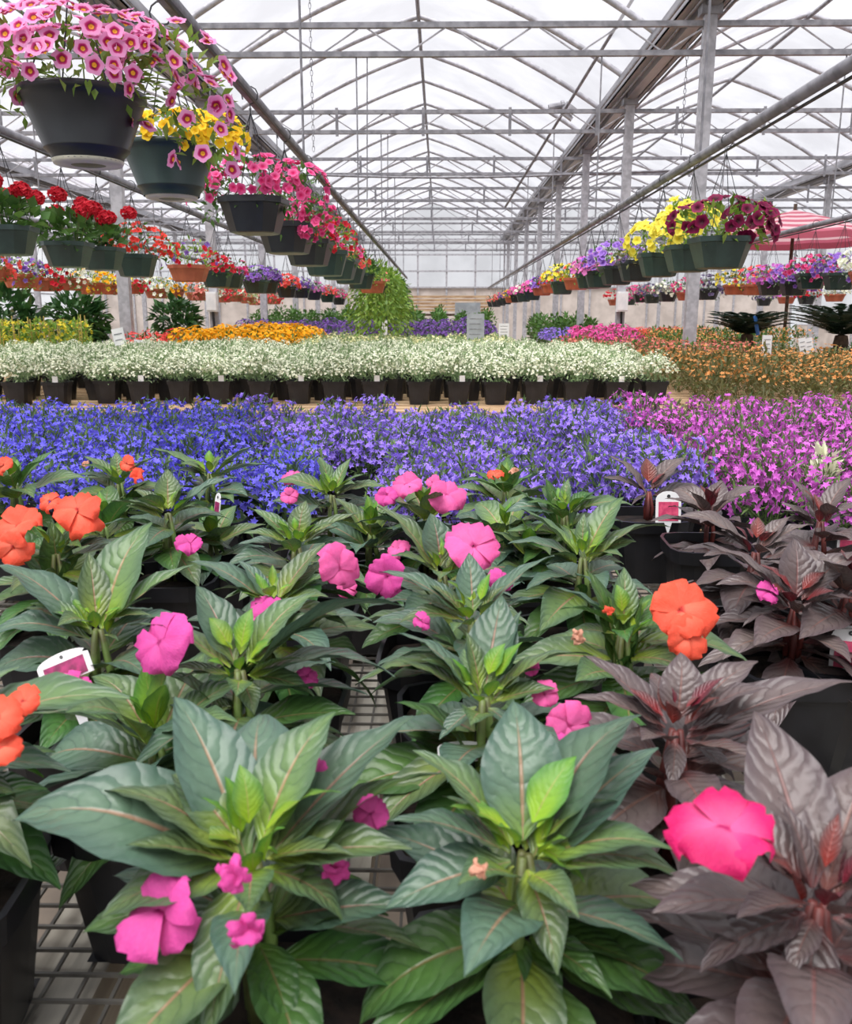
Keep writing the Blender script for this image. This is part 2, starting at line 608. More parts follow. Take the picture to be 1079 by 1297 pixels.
PETALS = {k: [petal_mesh('petal', M[k], .22, .16), petal_mesh('petal', M[k], .5, .10)] for k in ('pet_coral', 'pet_pink', 'pet_lpink', 'pet_hot', 'pet_buff')}


def leaf_cards(n, pos, dirs, length, width, r, fold=.25):
    """n folded four-point leaves (two triangles each) as V, F arrays"""
    pos = np.asarray(pos)
    d = dirs / (np.linalg.norm(dirs, axis=1, keepdims=True) + 1e-9)
    up = np.tile([0, 0, 1.0], (n, 1)) + r.normal(0, .35, (n, 3))
    s = np.cross(d, up)
    s /= np.linalg.norm(s, axis=1, keepdims=True) + 1e-9
    nn = np.cross(s, d)
    L = (length * r.uniform(.7, 1.25, n))[:, None]
    W = L * width / 2
    b = pos
    t = pos + d * L - nn * L * .12
    mid = pos + d * L * .45
    l = mid + s * W + nn * W * fold
    q = mid - s * W + nn * W * fold
    V = np.stack([b, q, t, l], 1).reshape(-1, 3)
    i = np.arange(n)[:, None] * 4
    F = np.concatenate([i + [0, 1, 2], i + [0, 2, 3]], 1).reshape(-1, 3)
    return V, F


def ell_points(n, ells, r, surf=.55):
    """points in a set of ellipsoids (cx,cy,cz,rx,ry,rz), biased to the upper skin; with outward normals"""
    w = np.array([e[3] * e[4] + e[5] * e[3] for e in ells])
    which = r.choice(len(ells), n, p=w / w.sum())
    E = np.array(ells)[which]
    d = r.normal(0, 1, (n, 3))
    d /= np.linalg.norm(d, axis=1, keepdims=True)
    rad = r.uniform(surf, 1.0, n) ** .6
    p = E[:, :3] + d * E[:, 3:] * rad[:, None]
    nrm = d / E[:, 3:]
    nrm /= np.linalg.norm(nrm, axis=1, keepdims=True)
    return p, nrm


def foliage(name, n, ells, length, width, mat, r, surf=.4, upb=.5, zmin=None, stems=0, stem_from=(0, 0, 0), jitter=.5):
    p, nr = ell_points(n, ells, r, surf)
    if zmin is not None:
        p[:, 2] = np.maximum(p[:, 2], zmin + r.uniform(0, .02, n))
    d = nr + np.array([0, 0, upb]) + r.normal(0, jitter, (n, 3))
    V, F = leaf_cards(n, p, d, length, width, r)
    if stems:
        sp, _ = ell_points(stems, ells, r, .8)
        b = np.array(stem_from) + r.normal(0, .015, (stems, 3)) * [1, 1, .2]
        w = max(length * .06, .0012)
        sd = np.cross(sp - b, r.normal(0, 1, (stems, 3)))
        sd /= np.linalg.norm(sd, axis=1, keepdims=True) + 1e-9
        m = (b + sp) / 2 + np.array([0, 0, .1]) * np.linalg.norm(sp - b, axis=1, keepdims=True)
        SV = np.stack([b - sd * w, b + sd * w, m + sd * w, m - sd * w, sp], 1).reshape(-1, 3)
        i = np.arange(stems)[:, None] * 5 + len(V)
        SF = np.concatenate([i + [0, 1, 2], i + [0, 2, 3], i + [3, 2, 4]], 1).reshape(-1, 3)
        V = np.concatenate([V, SV])
        F = np.concatenate([F, SF])
    return np_mesh(name, V, F, mat)


def blossoms(name, n, ells, rad, mat, r, petals=5, surf=.85, upb=.35, inner=.5, lift=.01, zcut=-.4, cup=.35, front=0.0):
    """small star blossoms spread over the skin of a clump, joined"""
    k = 2 * petals
    p, nr = ell_points(n * 3, ells, r, surf)
    ok = nr[:, 2] > zcut
    p, nr = p[ok][:n], nr[ok][:n]
    n = len(p)
    p = p + nr * lift
    z = nr + np.array([0, -front, upb]) + r.normal(0, .3, (n, 3))
    z /= np.linalg.norm(z, axis=1, keepdims=True)
    x = np.cross(z, r.normal(0, 1, (n, 3)))
    x /= np.linalg.norm(x, axis=1, keepdims=True)
    y = np.cross(z, x)
    R = (rad * r.uniform(.75, 1.2, n))[:, None]
    vs_ = [p - z * R * cup]
    uv = [np.zeros((n, 2))]
    for i in range(k):
        a = 2 * math.pi * i / k
        f = 1.0 if i % 2 == 0 else inner
        vs_.append(p + (x * math.cos(a) + y * math.sin(a)) * R * f)
        uv.append(np.tile([f, 0.0], (n, 1)))
    V = np.stack(vs_, 1).reshape(-1, 3)
    UV = np.stack(uv, 1).reshape(-1, 2)
    i0 = np.arange(n)[:, None] * (k + 1)
    F = np.concatenate([i0 + [0, 1 + i, 1 + (i + 1) % k] for i in range(k)], 1).reshape(-1, 3)
    return np_mesh(name, V, F, mat, UV)


def flower_mesh(name, mat, petals=5, seg=20, lobe=.10, cup=.35, ruff=.05):
    """one trumpet flower of radius 1 facing +Z"""
    rings = [(0.03, -cup), (.26, -cup * .45), (.6, -.02), (1.0, .03)]
    V, UV, F = [], [], []
    for ri, (rr, z) in enumerate(rings):
        for s in range(seg):
            a = 2 * math.pi * s / seg
            q = rr * (1 + lobe * (ri / 3) * math.cos(petals * a))
            V.append((q * math.cos(a), q * math.sin(a), z + ruff * (ri / 3) ** 2 * math.sin(petals * 2 * a + 1)))
            UV.append((rr, s / seg))
    for ri in range(3):
        for s in range(seg):
            s2 = (s + 1) % seg
            F.append((ri * seg + s, ri * seg + s2, (ri + 1) * seg + s2, (ri + 1) * seg + s))
    return np_mesh(name, V, F, mat, UV, True)


def face_dir(loc, z, s, spin=0.0):
    z = Vector(z).normalized()
    x = z.orthogonal().normalized()
    y = z.cross(x)
    c, sn = math.cos(spin), math.sin(spin)
    x, y = x * c + y * sn, y * c - x * sn
    return Matrix(((x.x * s, y.x * s, z.x * s, loc[0]), (x.y * s, y.y * s, z.y * s, loc[1]), (x.z * s, y.z * s, z.z * s, loc[2]), (0, 0, 0, 1)))


ORD = ['first', 'second', 'third', 'fourth', 'fifth', 'sixth', 'seventh', 'eighth', 'ninth', 'tenth', 'eleventh', 'twelfth', 'thirteenth',
       'fourteenth', 'fifteenth', 'sixteenth', 'seventeenth', 'eighteenth', 'nineteenth', 'twentieth', 'twenty-first', 'twenty-second',
       'twenty-third', 'twenty-fourth', 'twenty-fifth', 'twenty-sixth', 'twenty-seventh', 'twenty-eighth', 'twenty-ninth', 'thirtieth']
# ---------------------------------------------------------------- greenhouse structure
HALF = 2.95
BAYX = [-12.15, -6.25, -0.35, 5.55, 11.45]
GUTX = [-15.1, -9.2, -3.3, 2.6, 8.5, 14.4]
EAVE, RIDGE = CAMZ + 3.12, CAMZ + 4.53
YEND, YSTART = 37.0, -4.0
TR_Y = [9.3 + 3.66 * k for k in range(-2, 8)]
CHB, CHT = CAMZ + 2.52, CAMZ + 2.78


def arch_z(t):
    t = abs(t)
    return EAVE + (RIDGE - EAVE) * (1 - (.65 * t + .35 * t ** 2.2))


# floor
b = MB()
b.box(-16.5, 16.5, -6, 39, -.2, 0)
tag(obj('floor', b.mesh('floor', M['concrete'])), 'worn tan concrete floor of the greenhouse', 'floor', kind='structure')

# roof: film over each bay, arches, ridge pipe
ceiling = thing('ceiling', 'white translucent film roof carried on bent steel arches', 'ceiling', kind='structure')
arch_mb = MB()
arch_mb.tube([(t * HALF, 0, arch_z(t) - .05) for t in np.linspace(-1, 1, 25)], .042, 6)
arch_me = arch_mb.mesh('arch', M['galv'], True)
NS = 32
for bi, bx in enumerate(BAYX):
    V, F = [], []
    for iy, yy in enumerate((YSTART, YEND)):
        for t in np.linspace(-1, 1, NS + 1):
            V.append((bx + t * HALF, yy, arch_z(t) + .005))
    for i in range(NS):
        F.append((i, i + 1, NS + 2 + i, NS + 1 + i))
    obj('roof_film', np_mesh('roof_film', V, F, M['film'], smooth=True), ceiling)
    r_ = MB()
    r_.tube([(bx, YSTART, RIDGE - .1), (bx, YEND, RIDGE - .1)], .03, 6)
    obj('ridge_pipe', r_.mesh('ridge_pipe', M['galv_dark']), ceiling)
    k0 = -9 if bi in (1, 2, 3) else -3
    for k in range(k0, 13):
        y = 14.57 + 1.83 * k
        if y > YEND - .3:
            break
        a = obj('arch', arch_me, ceiling, loc=(bx, y, 0))

# gutters and the posts under them
for gi, gx in enumerate(GUTX):
    g = thing('trim_%d' % (gi + 1), 'grey aluminium rain gutter between two roof bays, %s from the far wall side' % ORD[gi], 'gutter', (gx, 0, 0), kind='structure')
    m = MB()
    m.box(-.20, .20, YSTART, YEND, EAVE - .13, EAVE - .115)
    m.box(-.20, -.185, YSTART, YEND, EAVE - .13, EAVE + .05)
    m.box(.185, .20, YSTART, YEND, EAVE - .13, EAVE + .05)
    m.box(-.06, .06, YSTART, YEND, EAVE - .20, EAVE - .13)
    obj('channel', m.mesh('channel', M['alu']), g)
    for dx, dz, rr in ((-.24, -.10, .016), (.11, -.17, .02), (.25, -.12, .016), (-.12, -.17, .012)):
        m = MB()
        m.tube([(dx, YSTART, EAVE + dz), (dx, YEND, EAVE + dz)], rr, 5)
        obj('conduit', m.mesh('conduit', M['galv_dark']), g)
    g['label'] = ['grey aluminium rain gutter along the far left side wall', 'grey aluminium rain gutter between the two bays on the left', 'grey aluminium gutter on the left edge of the middle bay',
                  'grey aluminium gutter on the right edge of the middle bay', 'grey aluminium gutter beyond the striped umbrella', 'grey aluminium gutter along the far right side wall'][gi]
post_mb = MB()
post_mb.box(-.06, .06, -.045, .045, 0, EAVE - .2)
post_me = post_mb.mesh('post', M['galv'])
cap_mb = MB()
cap_mb.box(-.10, .10, -.075, .075, EAVE - .27, EAVE - .13)
cap_me = cap_mb.mesh('cap_plate', M['galv_dark'])
foot_mb = MB()
foot_mb.box(-.11, .11, -.1, .1, 0, .02)
foot_me = foot_mb.mesh('foot_plate', M['galv_dark'])
SIDE = ['far left', 'left aisle', 'left middle', 'right middle', 'right aisle', 'far right']
for gi, gx in enumerate(GUTX):
    n = 0
    for y in TR_Y:
        if (y < 5 and gi not in (2, 3)) or (gi == 3 and 5 < y < 6):
            continue
        p = thing('post', 'square grey steel post of the %s row, %s from the near end' % (SIDE[gi], ORD[n]), 'post', (gx, y, 0), 'posts under the %s gutter' % SIDE[gi], 'structure')
        n += 1
        obj('shaft', post_me, p)
        obj('cap_plate', cap_me, p)
        obj('foot_plate', foot_me, p)

# flat trusses across each bay
ch_mb = MB()
ch_mb.box(-HALF, HALF, -.025, .025, CHB - .025, CHB + .025)
chb_me = ch_mb.mesh('bottom_chord', M['galv_dark'])
ch_mb = MB()
ch_mb.box(-HALF, HALF, -.025, .025, CHT - .025, CHT + .025)
cht_me = ch_mb.mesh('top_chord', M['galv_dark'])
web_mb = MB()
nn = 7
for i in range(nn):
    x0 = -HALF + i * 2 * HALF / nn
    x1 = x0 + HALF / nn
    x2 = x0 + 2 * HALF / nn
    web_mb.tube([(x0, 0, CHT), (x1, 0, CHB)], .009, 5)
    web_mb.tube([(x1, 0, CHB), (x2, 0, CHT)], .009, 5)
web_me = web_mb.mesh('web', M['galv'])
br_mb = MB()
br_mb.box(-.02, .02, -.035, -.026, CHB - .06, CHT + .05)
br_me = br_mb.mesh('bracket', M['galv_dark'])
rod_mb = MB()
rod_mb.box(-HALF, HALF, -.012, .012, CHB - .012, CHB + .012)
rod_me = rod_mb.mesh('cross_pipe', M['galv'])
BAYN = ['outermost left', 'left', 'middle', 'right', 'outermost right']
for bi, bx in enumerate(BAYX):
    n = 0
    for k, y in enumerate(TR_Y):
        if bi in (0, 4) and y < 12:
            continue
        t = thing('roof_truss', 'flat steel roof truss across the %s bay, %s one back' % (BAYN[bi], ORD[n]), 'truss', (bx, y, 0), 'trusses of the %s bay' % BAYN[bi], 'structure')
        n += 1
        obj('top_chord', cht_me, t)
        obj('bottom_chord', chb_me, t)
        obj('web', web_me, t)
        if k >= 3 and bi in (1, 2, 3):
            for q in range(-2, 3):
                obj('bracket', br_me, t, loc=(q * 1.2 + .1, 0, 0))
            obj('cross_pipe', rod_me, t, loc=(0, .35, .07))

# end wall, side walls, front wall
wb = thing('wall_back', 'far gable wall of white film over beige panels with a metal frame', 'wall', kind='structure')
V, F = [], []
for bx in BAYX:
    for i, t in enumerate(np.linspace(-1, 1, 17)[:-1 if bx != BAYX[-1] else None]):
        V += [(bx + t * HALF, YEND, 2.5), (bx + t * HALF, YEND, arch_z(t))]
for i in range(len(V) // 2 - 1):
    F.append((2 * i, 2 * i + 2, 2 * i + 3, 2 * i + 1))
obj('wall_film', np_mesh('wall_film', V, F, M['wallfilm']), wb)
for i in range(25):
    m = MB()
    x0 = -15.1 + i * 1.18
    m.box(x0, x0 + 1.16, YEND - .03, YEND, 0, 2.5)
    obj('panel', m.mesh('panel', M['panel']), wb)
for i in range(26):
    m = MB()
    x0 = -15.1 + i * 1.18
    m.box(x0 - .035, x0 + .035, YEND - .09, YEND - .03, 0, 4.4)
    obj('mullion', m.mesh('mullion', M['galv']), wb)
for z in (2.5, 3.15, 3.8, 4.4):
    m = MB()
    m.box(-15.1, 14.4, YEND - .12, YEND - .03, z - .03, z + .03)
    obj('girt', m.mesh('girt', M['galv']), wb)
for i in range(5):
    for q in (-1.2, 0, 1.2):
        m = MB()
        m.box(BAYX[i] + q - .03, BAYX[i] + q + .03, YEND - .09, YEND - .03, 4.4, arch_z(q / HALF) - .1)
        obj('mullion', m.mesh('mullion', M['galv']), wb)
for side, gx in (('left', -15.35), ('right', 14.65)):
    w = thing('wall_' + side, 'white film side wall above a beige kneewall on the far %s' % side, 'wall', kind='structure')
    obj('wall_film', np_mesh('wall_film', [(gx, YSTART, 1.0), (gx, YEND, 1.0), (gx, YEND, EAVE), (gx, YSTART, EAVE)], [(0, 1, 2, 3)], M['wallfilm']), w)
    m = MB()
    m.box(gx - .02, gx + .02, YSTART, YEND, 0, 1.0)
    obj('kneewall', m.mesh('kneewall', M['panel']), w)
    for z in (1.0, 2.2, 3.3):
        m = MB()
        m.tube([(gx, YSTART, z), (gx, YEND, z)], .03, 6)
        obj('girt', m.mesh('girt', M['galv']), w)
wf = thing('wall_front', 'white film gable wall at the near end behind the viewer', 'wall', kind='structure')
obj('wall_film', np_mesh('wall_film', [(-15.3, YSTART, 1), (14.6, YSTART, 1), (14.6, YSTART, 5.8), (-15.3, YSTART, 5.8)], [(0, 1, 2, 3)], M['wallfilm']), wf)
m = MB()
m.box(-15.3, 14.6, YSTART - .02, YSTART + .02, 0, 1)
obj('kneewall', m.mesh('kneewall', M['panel']), wf)

# rails the baskets hang from: pipe, with rods up to the trusses
RAILZ = CAMZ + .95


def rail(x, y0, y1, label, r=.028):
    t = thing('basket_rail', label, 'rail', (x, 0, 0), 'pipes the baskets hang from')
    m = MB()
    m.tube([(0, y0, RAILZ), (0, y1, RAILZ)], r, 8)
    obj('pipe', m.mesh('pipe', M['galv_dark'], True), t)
    m = MB()
    m.tube([(.03, y0, RAILZ - .035), (.03, y1, RAILZ - .035)], .008, 5)
    obj('drip_line', m.mesh('drip_line', M['hanger']), t)
    for y in TR_Y:
        if y0 <= y <= y1:
            m = MB()
            m.tube([(0, y, RAILZ), (0, y, CHB)], .008, 5)
            obj('hanger_rod', m.mesh('hanger_rod', M['galv_dark']), t)
    return t


RL, RR, RL2, RL3, RR2, RR3 = -.84, 1.57, -2.3, -4.1, 3.95, 6.95
rail(RL, 1.0, 22, 'grey basket pipe over the pink and yellow hanging baskets')
rail(RR, 1.0, 30, 'grey basket pipe over the maroon and lemon hanging baskets')
rail(RL2, 1.9, 26, 'grey basket pipe over the red geranium baskets')
rail(RL3, 5.0, 30, 'grey basket pipe over the terracotta baskets beyond the left posts')
rail(RR2, 5.0, 30, 'grey basket pipe in front of the striped umbrella')
rail(RR3, 9.0, 30, 'grey basket pipe beyond the striped umbrella')

# vent drive: slanting shaft with its gear motor
vd = thing('vent_drive', 'slanting dark drive shaft with a small gear motor near the gutter', 'vent drive', (0, 0, 0))
p0, p1 = PY(803, -4, 11.2), PY(640, 262, 17.5)
m = MB()
m.tube([p0, p1], .022, 6)
obj('shaft', m.mesh('shaft', M['galv_dark']), vd)
pm = p0.lerp(p1, .42)
m = MB()
m.lathe([(0, -.13), (.05, -.13), (.055, -.10), (.055, .05), (.075, .06), (.075, .10), (.03, .12), (0, .12)], 12)
mt = m.mesh('motor', M['galv_dark'])
obj('motor', mt, vd, mw=Matrix.Translation(pm + Vector((-.1, 0, .06))) @ Matrix.Rotation(math.radians(80), 4, 'Y'))
m = MB()
m.box(-.09, .09, -.07, .07, -.06, .06)
m.box(-.04, .12, -.05, .05, -.11, -.06)
obj('gearbox', m.mesh('gearbox', M['galv']), vd, mw=Matrix.Translation(pm + Vector((.07, 0, .02))) @ Matrix.Rotation(.6, 4, 'Y'))

# hanging chains and a drop wire


def chain(x, y0, y1, Y, label):
    a, b_ = PY(x, y0, Y), PY(x + 3, y1, Y)
    t = thing('chain', label, 'chain', a)
    L = (b_ - a).length
    n = int(L / .05)
    m = MB()
    for i in range(n):
        z = -L * (i + .5) / n
        ring = []
        for k in range(9):
            an = 2 * math.pi * k / 8
            c, s = .012 * math.cos(an), .03 * math.sin(an)
            ring.append((c, 0, z + s) if i % 2 == 0 else (0, c, z + s))
        m.tube(ring, .0035, 4, False)
    o = obj('links', m.mesh('links', M['galv_dark']), t)
    o['kind'] = 'stuff'
    return t


chain(391, -40, 192, 9.3, 'long thin steel chain hanging beside the middle bay truss')
chain(871, 55, 195, 9.3, 'short thin steel chain hanging behind the near right post')
for x, y0, y1, Y, lb in ((465, 72, 262, 9.3, 'thin steel drop wire hanging under the nearest truss'), (491, 168, 262, 13, 'thin steel drop wire under the second truss')):
    m = MB()
    m.tube([PY(x, y0, Y), PY(x, y1, Y)], .006, 4)
    tag(obj('drop_wire', m.mesh('drop_wire', M['galv_dark'])), lb, 'wire')
m = MB()
m.tube([PY(384, 221, 16.6) + Vector((0, 0, .02 * math.sin(i))) * 0 + Vector((i * .82, 0, -.06 * math.sin(i * .5))) for i in range(11)], .022, 6)
tag(obj('cable', m.mesh('cable', M['galv_dark'], True)), 'dark sagging cable slung along the third truss', 'cable')
# ---------------------------------------------------------------- benches
BZ = .80


def mesh_bench(x0, x1, y0, y1, label, pitch=.027):
    t = thing('wire_bench', label, 'bench', ((x0 + x1) / 2, (y0 + y1) / 2, 0))
    cx_, cy_ = (x0 + x1) / 2, (y0 + y1) / 2
    m = MB()
    y = y0
    r = .0013
    while y <= y1:
        m.box(x0 - cx_, x1 - cx_, y - r - cy_, y + r - cy_, BZ - .003, BZ)
        y += pitch
    x = x0
    while x <= x1:
        m.box(x - r - cx_, x + r - cx_, y0 - cy_, y1 - cy_, BZ - .006, BZ - .003)
        x += pitch
    w = obj('wire_mesh', m.mesh('wire_mesh', M['wire']), t)
    w['kind'] = 'stuff'
    for (a, b_, c, d) in ((x0, x1, y0 - .04, y0), (x0, x1, y1, y1 + .04), (x0 - .04, x0, y0, y1), (x1, x1 + .04, y0, y1)):
        m = MB()
        m.box(a - cx_, b_ - cx_, c - cy_, d - cy_, BZ - .09, BZ + .004)
        obj('rim_board', m.mesh('rim_board', M['woodgrey']), t)
    for jx in (-1.75, -1.3, -.83, -.305, -.10, .20, .50, .95, 1.4, 1.8):
        if x0 < jx < x1:
            m = MB()
            m.box(jx - .034 - cx_, jx + .034 - cx_, y0 - cy_, y1 - cy_, BZ - .10, BZ - .02)
            obj('joist', m.mesh('joist', M['woodgrey']), t)
    for yy in (y0 + .2, (y0 + y1) / 2, y1 - .2):
        m = MB()
        m.box(x0 - cx_, x1 - cx_, yy - .04 - cy_, yy + .04 - cy_, BZ - .19, BZ - .10)
        obj('bearer', m.mesh('bearer', M['woodgrey']), t)
        for xx in (x0 + .05, (x0 + x1) / 2, x1 - .05):
            m = MB()
            m.box(xx - .045 - cx_, xx + .045 - cx_, yy - .045 - cy_, yy + .045 - cy_, 0, BZ - .19)
            obj('leg', m.mesh('leg', M['woodgrey']), t)
    return t


mesh_bench(-2.3, 2.3, .12, 3.35, 'wide wire mesh bench on grey boards under the impatiens and lobelia')


def plank_bench(x0, x1, y0, y1, label, z=BZ, pw=.145, gap=.02):
    t = thing('plank_bench', label, 'bench', ((x0 + x1) / 2, (y0 + y1) / 2, 0))
    w = (x1 - x0) / 2
    h = (y1 - y0) / 2
    n = max(1, int((y1 - y0) / (pw + gap)))
    p = (y1 - y0) / n
    m = MB()
    m.box(-w, w, 0, p - gap, z - .025, z)
    me = m.mesh('plank', M['wood'])
    for i in range(n):
        obj('plank', me, t, loc=(0, -h + i * p, random.uniform(-.003, 0)))
    m = MB()
    m.box(-w, w, -h - .03, -h, z - .12, z - .005)
    obj('apron', m.mesh('apron', M['wood']), t)
    for sx in (-w + .06, 0, w - .06):
        for sy in (-h + .06, h - .06):
            m = MB()
            m.box(sx - .04, sx + .04, sy - .04, sy + .04, 0, z - .025)
            obj('leg', m.mesh('leg', M['wood']), t)
    return t


plank_bench(-4.0, 1.40, 4.75, 8.3, 'pale plank bench under the white flowered pots')
plank_bench(1.44, 5.2, 4.9, 7.4, 'pale plank bench under the orange and bronze plants')
plank_bench(1.2, 4.6, 8.6, 12.6, 'pale plank bench behind the white pots, with pink and bronze bedding')
plank_bench(-4.1, 1.0, 8.9, 12.9, 'pale plank bench under the yellow and coral bedding')
plank_bench(-3.9, 1.2, 14.0, 19.5, 'pale plank bench under the purple bedding')
plank_bench(1.6, 4.6, 13.6, 18.5, 'pale plank bench far back under mixed bedding')
plank_bench(4.9, 8.2, 9.0, 13.0, 'pale plank bench under the trays beside the palms')
plank_bench(-8.8, -4.4, 7.0, 12.5, 'pale plank bench under the staked shrubs')

# ---------------------------------------------------------------- impatiens (New Guinea type) on the wire bench
m = MB()
PH = .125
m.lathe([(.045, .0), (.052, .0), (.066, PH - .022), (.071, PH - .022), (.073, PH), (.068, PH), (.066, PH - .02)], 24, sq=5.0)
m.add([(-.05, -.05, .0), (.05, -.05, .0), (.05, .05, .0), (-.05, .05, .0)], [(0, 3, 2, 1)])
imp_pot = m.mesh('pot', M['pot'], False)
m = MB()
m.lathe([(.066, PH - .018), (.03, PH - .012), (.001, PH - .010)], 16, sq=5.0)
imp_soil = m.mesh('soil', M['soil'])


def add_leaf(root, base, tip, kind, width=1.0, roll=0.0):
    o = obj('leaf', random.choice(LEAVES[kind]), root)
    o.matrix_basis = Matrix.Translation(-root.location) @ aim(base, tip, width, roll)
    return o


def add_flower(root, c, rad, kind, zdir=None, npet=5, cup=False):
    """five flat petals (sub-parts) round a throat"""
    z = Vector(zdir) if zdir is not None else Vector((random.uniform(-.3, .3), -.75, .75))
    f = obj('flower', None, root)
    f.empty_display_size = .02
    f.matrix_basis = Matrix.Translation(-root.location) @ face_dir(c, z, 1.0, random.uniform(0, 6))
    for k in range(npet):
        a = 2 * math.pi * k / npet + random.uniform(-.09, .09)
        s = rad * random.uniform(.85, 1.15)
        tilt = random.uniform(-.25, .42) if not cup else random.uniform(.7, 1.1)
        mw = Matrix.Rotation(a, 4, 'Z') @ Matrix.Rotation(tilt, 4, 'X') @ Matrix.Translation((0, 0, .001 * k)) @ Matrix.Diagonal((s, s, s, 1))
        obj('petal', PETALS[kind][1 if random.random() < .3 else 0], f, mw=mw)
    return f


def impatiens(cx_, cy_, label, tips=None, flowers=(), style='green', z=-.27, seed=0, size=1.0, low=True, lower_n=6):
    """crown at pixel (cx,cy) on the plane z below the eye; tips: leaf tips given as (x, y[, depth factor, kind, width])"""
    random.seed(seed + 100)
    zc = CAMZ + z
    c = PZ(cx_, cy_, zc)
    root = thing('impatiens', label, 'potted plant', (c.x, c.y, BZ), 'impatiens on the wire bench')
    obj('pot', imp_pot, root, mw=Matrix.Rotation(random.uniform(-.1, .1), 4, 'Z'))
    obj('soil', imp_soil, root)
    dark = style == 'dark'
    m = MB()
    h = zc - BZ
    for k in range(3):
        a = k * 2.1 + random.uniform(-.4, .4)
        q = .009
        m.tube([(q * .6 * math.cos(a), q * .6 * math.sin(a), PH - .015), (q * math.cos(a), q * math.sin(a), h * .75), (q * .3 * math.cos(a), q * .3 * math.sin(a), h - .012)], [.0045, .004, .0025], 6)
    obj('stem', m.mesh('stem', M['stemred'] if dark else M['stem'], True), root)
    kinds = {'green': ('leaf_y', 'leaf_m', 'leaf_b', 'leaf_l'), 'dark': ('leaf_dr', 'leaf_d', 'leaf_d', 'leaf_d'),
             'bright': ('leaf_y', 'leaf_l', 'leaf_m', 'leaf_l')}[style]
    s_ = c.length if False else (c - Vector((0, 0, CAMZ))).dot(FW) / FPX
    for t in (tips or []):
        tx, ty = t[0], t[1]
        kf = t[2] if len(t) > 2 and t[2] is not None else None
        up = cy_ - ty
        if kf is None:
            kf = .85 if up > 0 else .75
        dY = kf * up * s_
        kd = t[3] if len(t) > 3 and t[3] else (kinds[1] if random.random() < .55 else kinds[2])
        wd = t[4] if len(t) > 4 else 1.0
        tip = PY(tx, ty, c.y + dY)
        dirv = (tip - c)
        drop = 0.0 if kd in ('leaf_y', 'leaf_dr') else (.012 if dirv.length < .1 else .02)
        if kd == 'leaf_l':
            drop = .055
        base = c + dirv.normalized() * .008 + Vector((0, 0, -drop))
        add_leaf(root, base, tip, kd, wd, random.uniform(-.2, .2))
    if not tips:
        ph = random.uniform(0, 6)
        for k in range(4):
            a = ph + k * 1.57 + random.uniform(-.25, .25)
            e = math.radians(random.uniform(48, 72))
            L = random.uniform(.035, .055) * size
            add_leaf(root, c + Vector((0, 0, -.003)), c + Vector((math.cos(a) * math.cos(e), math.sin(a) * math.cos(e), math.sin(e))) * L, kinds[0], 1.0)
        for k in range(6):
            a = ph + .6 + k * 1.047 + random.uniform(-.25, .25)
            e = math.radians(random.uniform(14, 44))
            L = random.uniform(.075, .10) * size
            b_ = c + Vector((math.cos(a) * .008, math.sin(a) * .008, -.015))
            add_leaf(root, b_, b_ + Vector((math.cos(a) * math.cos(e), math.sin(a) * math.cos(e), math.sin(e))) * L, kinds[1], 1.0, random.uniform(-.3, .3))
        for k in range(7):
            a = ph + k * .9 + random.uniform(-.25, .25)
            e = math.radians(random.uniform(-12, 18))
            L = random.uniform(.095, .125) * size
            b_ = c + Vector((math.cos(a) * .01, math.sin(a) * .01, -.035))
            add_leaf(root, b_, b_ + Vector((math.cos(a) * math.cos(e), math.sin(a) * math.cos(e), math.sin(e))) * L, kinds[2], 1.0, random.uniform(-.3, .3))
    if low:
        rings = [(7, .068, -34, -8, .085, .112, 3)]
        if tips:
            rings.append((6, .038, -12, 14, .075, .098, 2))
            rings.append((5, .010, 8, 30, .045, .06, 1))
            rings.append((5, .054, -24, 2, .085, .108, 1))
            rings.append((5, .002, 30, 60, .022, .034, 0))
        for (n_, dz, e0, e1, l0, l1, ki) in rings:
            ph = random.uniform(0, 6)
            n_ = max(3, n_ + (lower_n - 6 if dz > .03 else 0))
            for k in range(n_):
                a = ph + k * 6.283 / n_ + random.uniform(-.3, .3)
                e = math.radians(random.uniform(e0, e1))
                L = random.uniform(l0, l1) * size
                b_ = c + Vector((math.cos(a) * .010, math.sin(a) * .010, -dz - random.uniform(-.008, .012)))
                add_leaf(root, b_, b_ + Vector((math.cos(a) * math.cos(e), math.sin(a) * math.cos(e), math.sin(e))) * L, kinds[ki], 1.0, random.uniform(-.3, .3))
    for fl in flowers:
        fx, fy, rpx, kd = fl[:4]
        dY = fl[4] if len(fl) > 4 else 0.0
        p = PY(fx, fy, c.y + dY)
        sc = (p - Vector((0, 0, CAMZ))).dot(FW) / FPX
        zd = fl[5] if len(fl) > 5 else None
        f = add_flower(root, p, rpx * sc, kd, zd, 5, cup=(len(fl) > 6 and fl[6]))
    return root, c


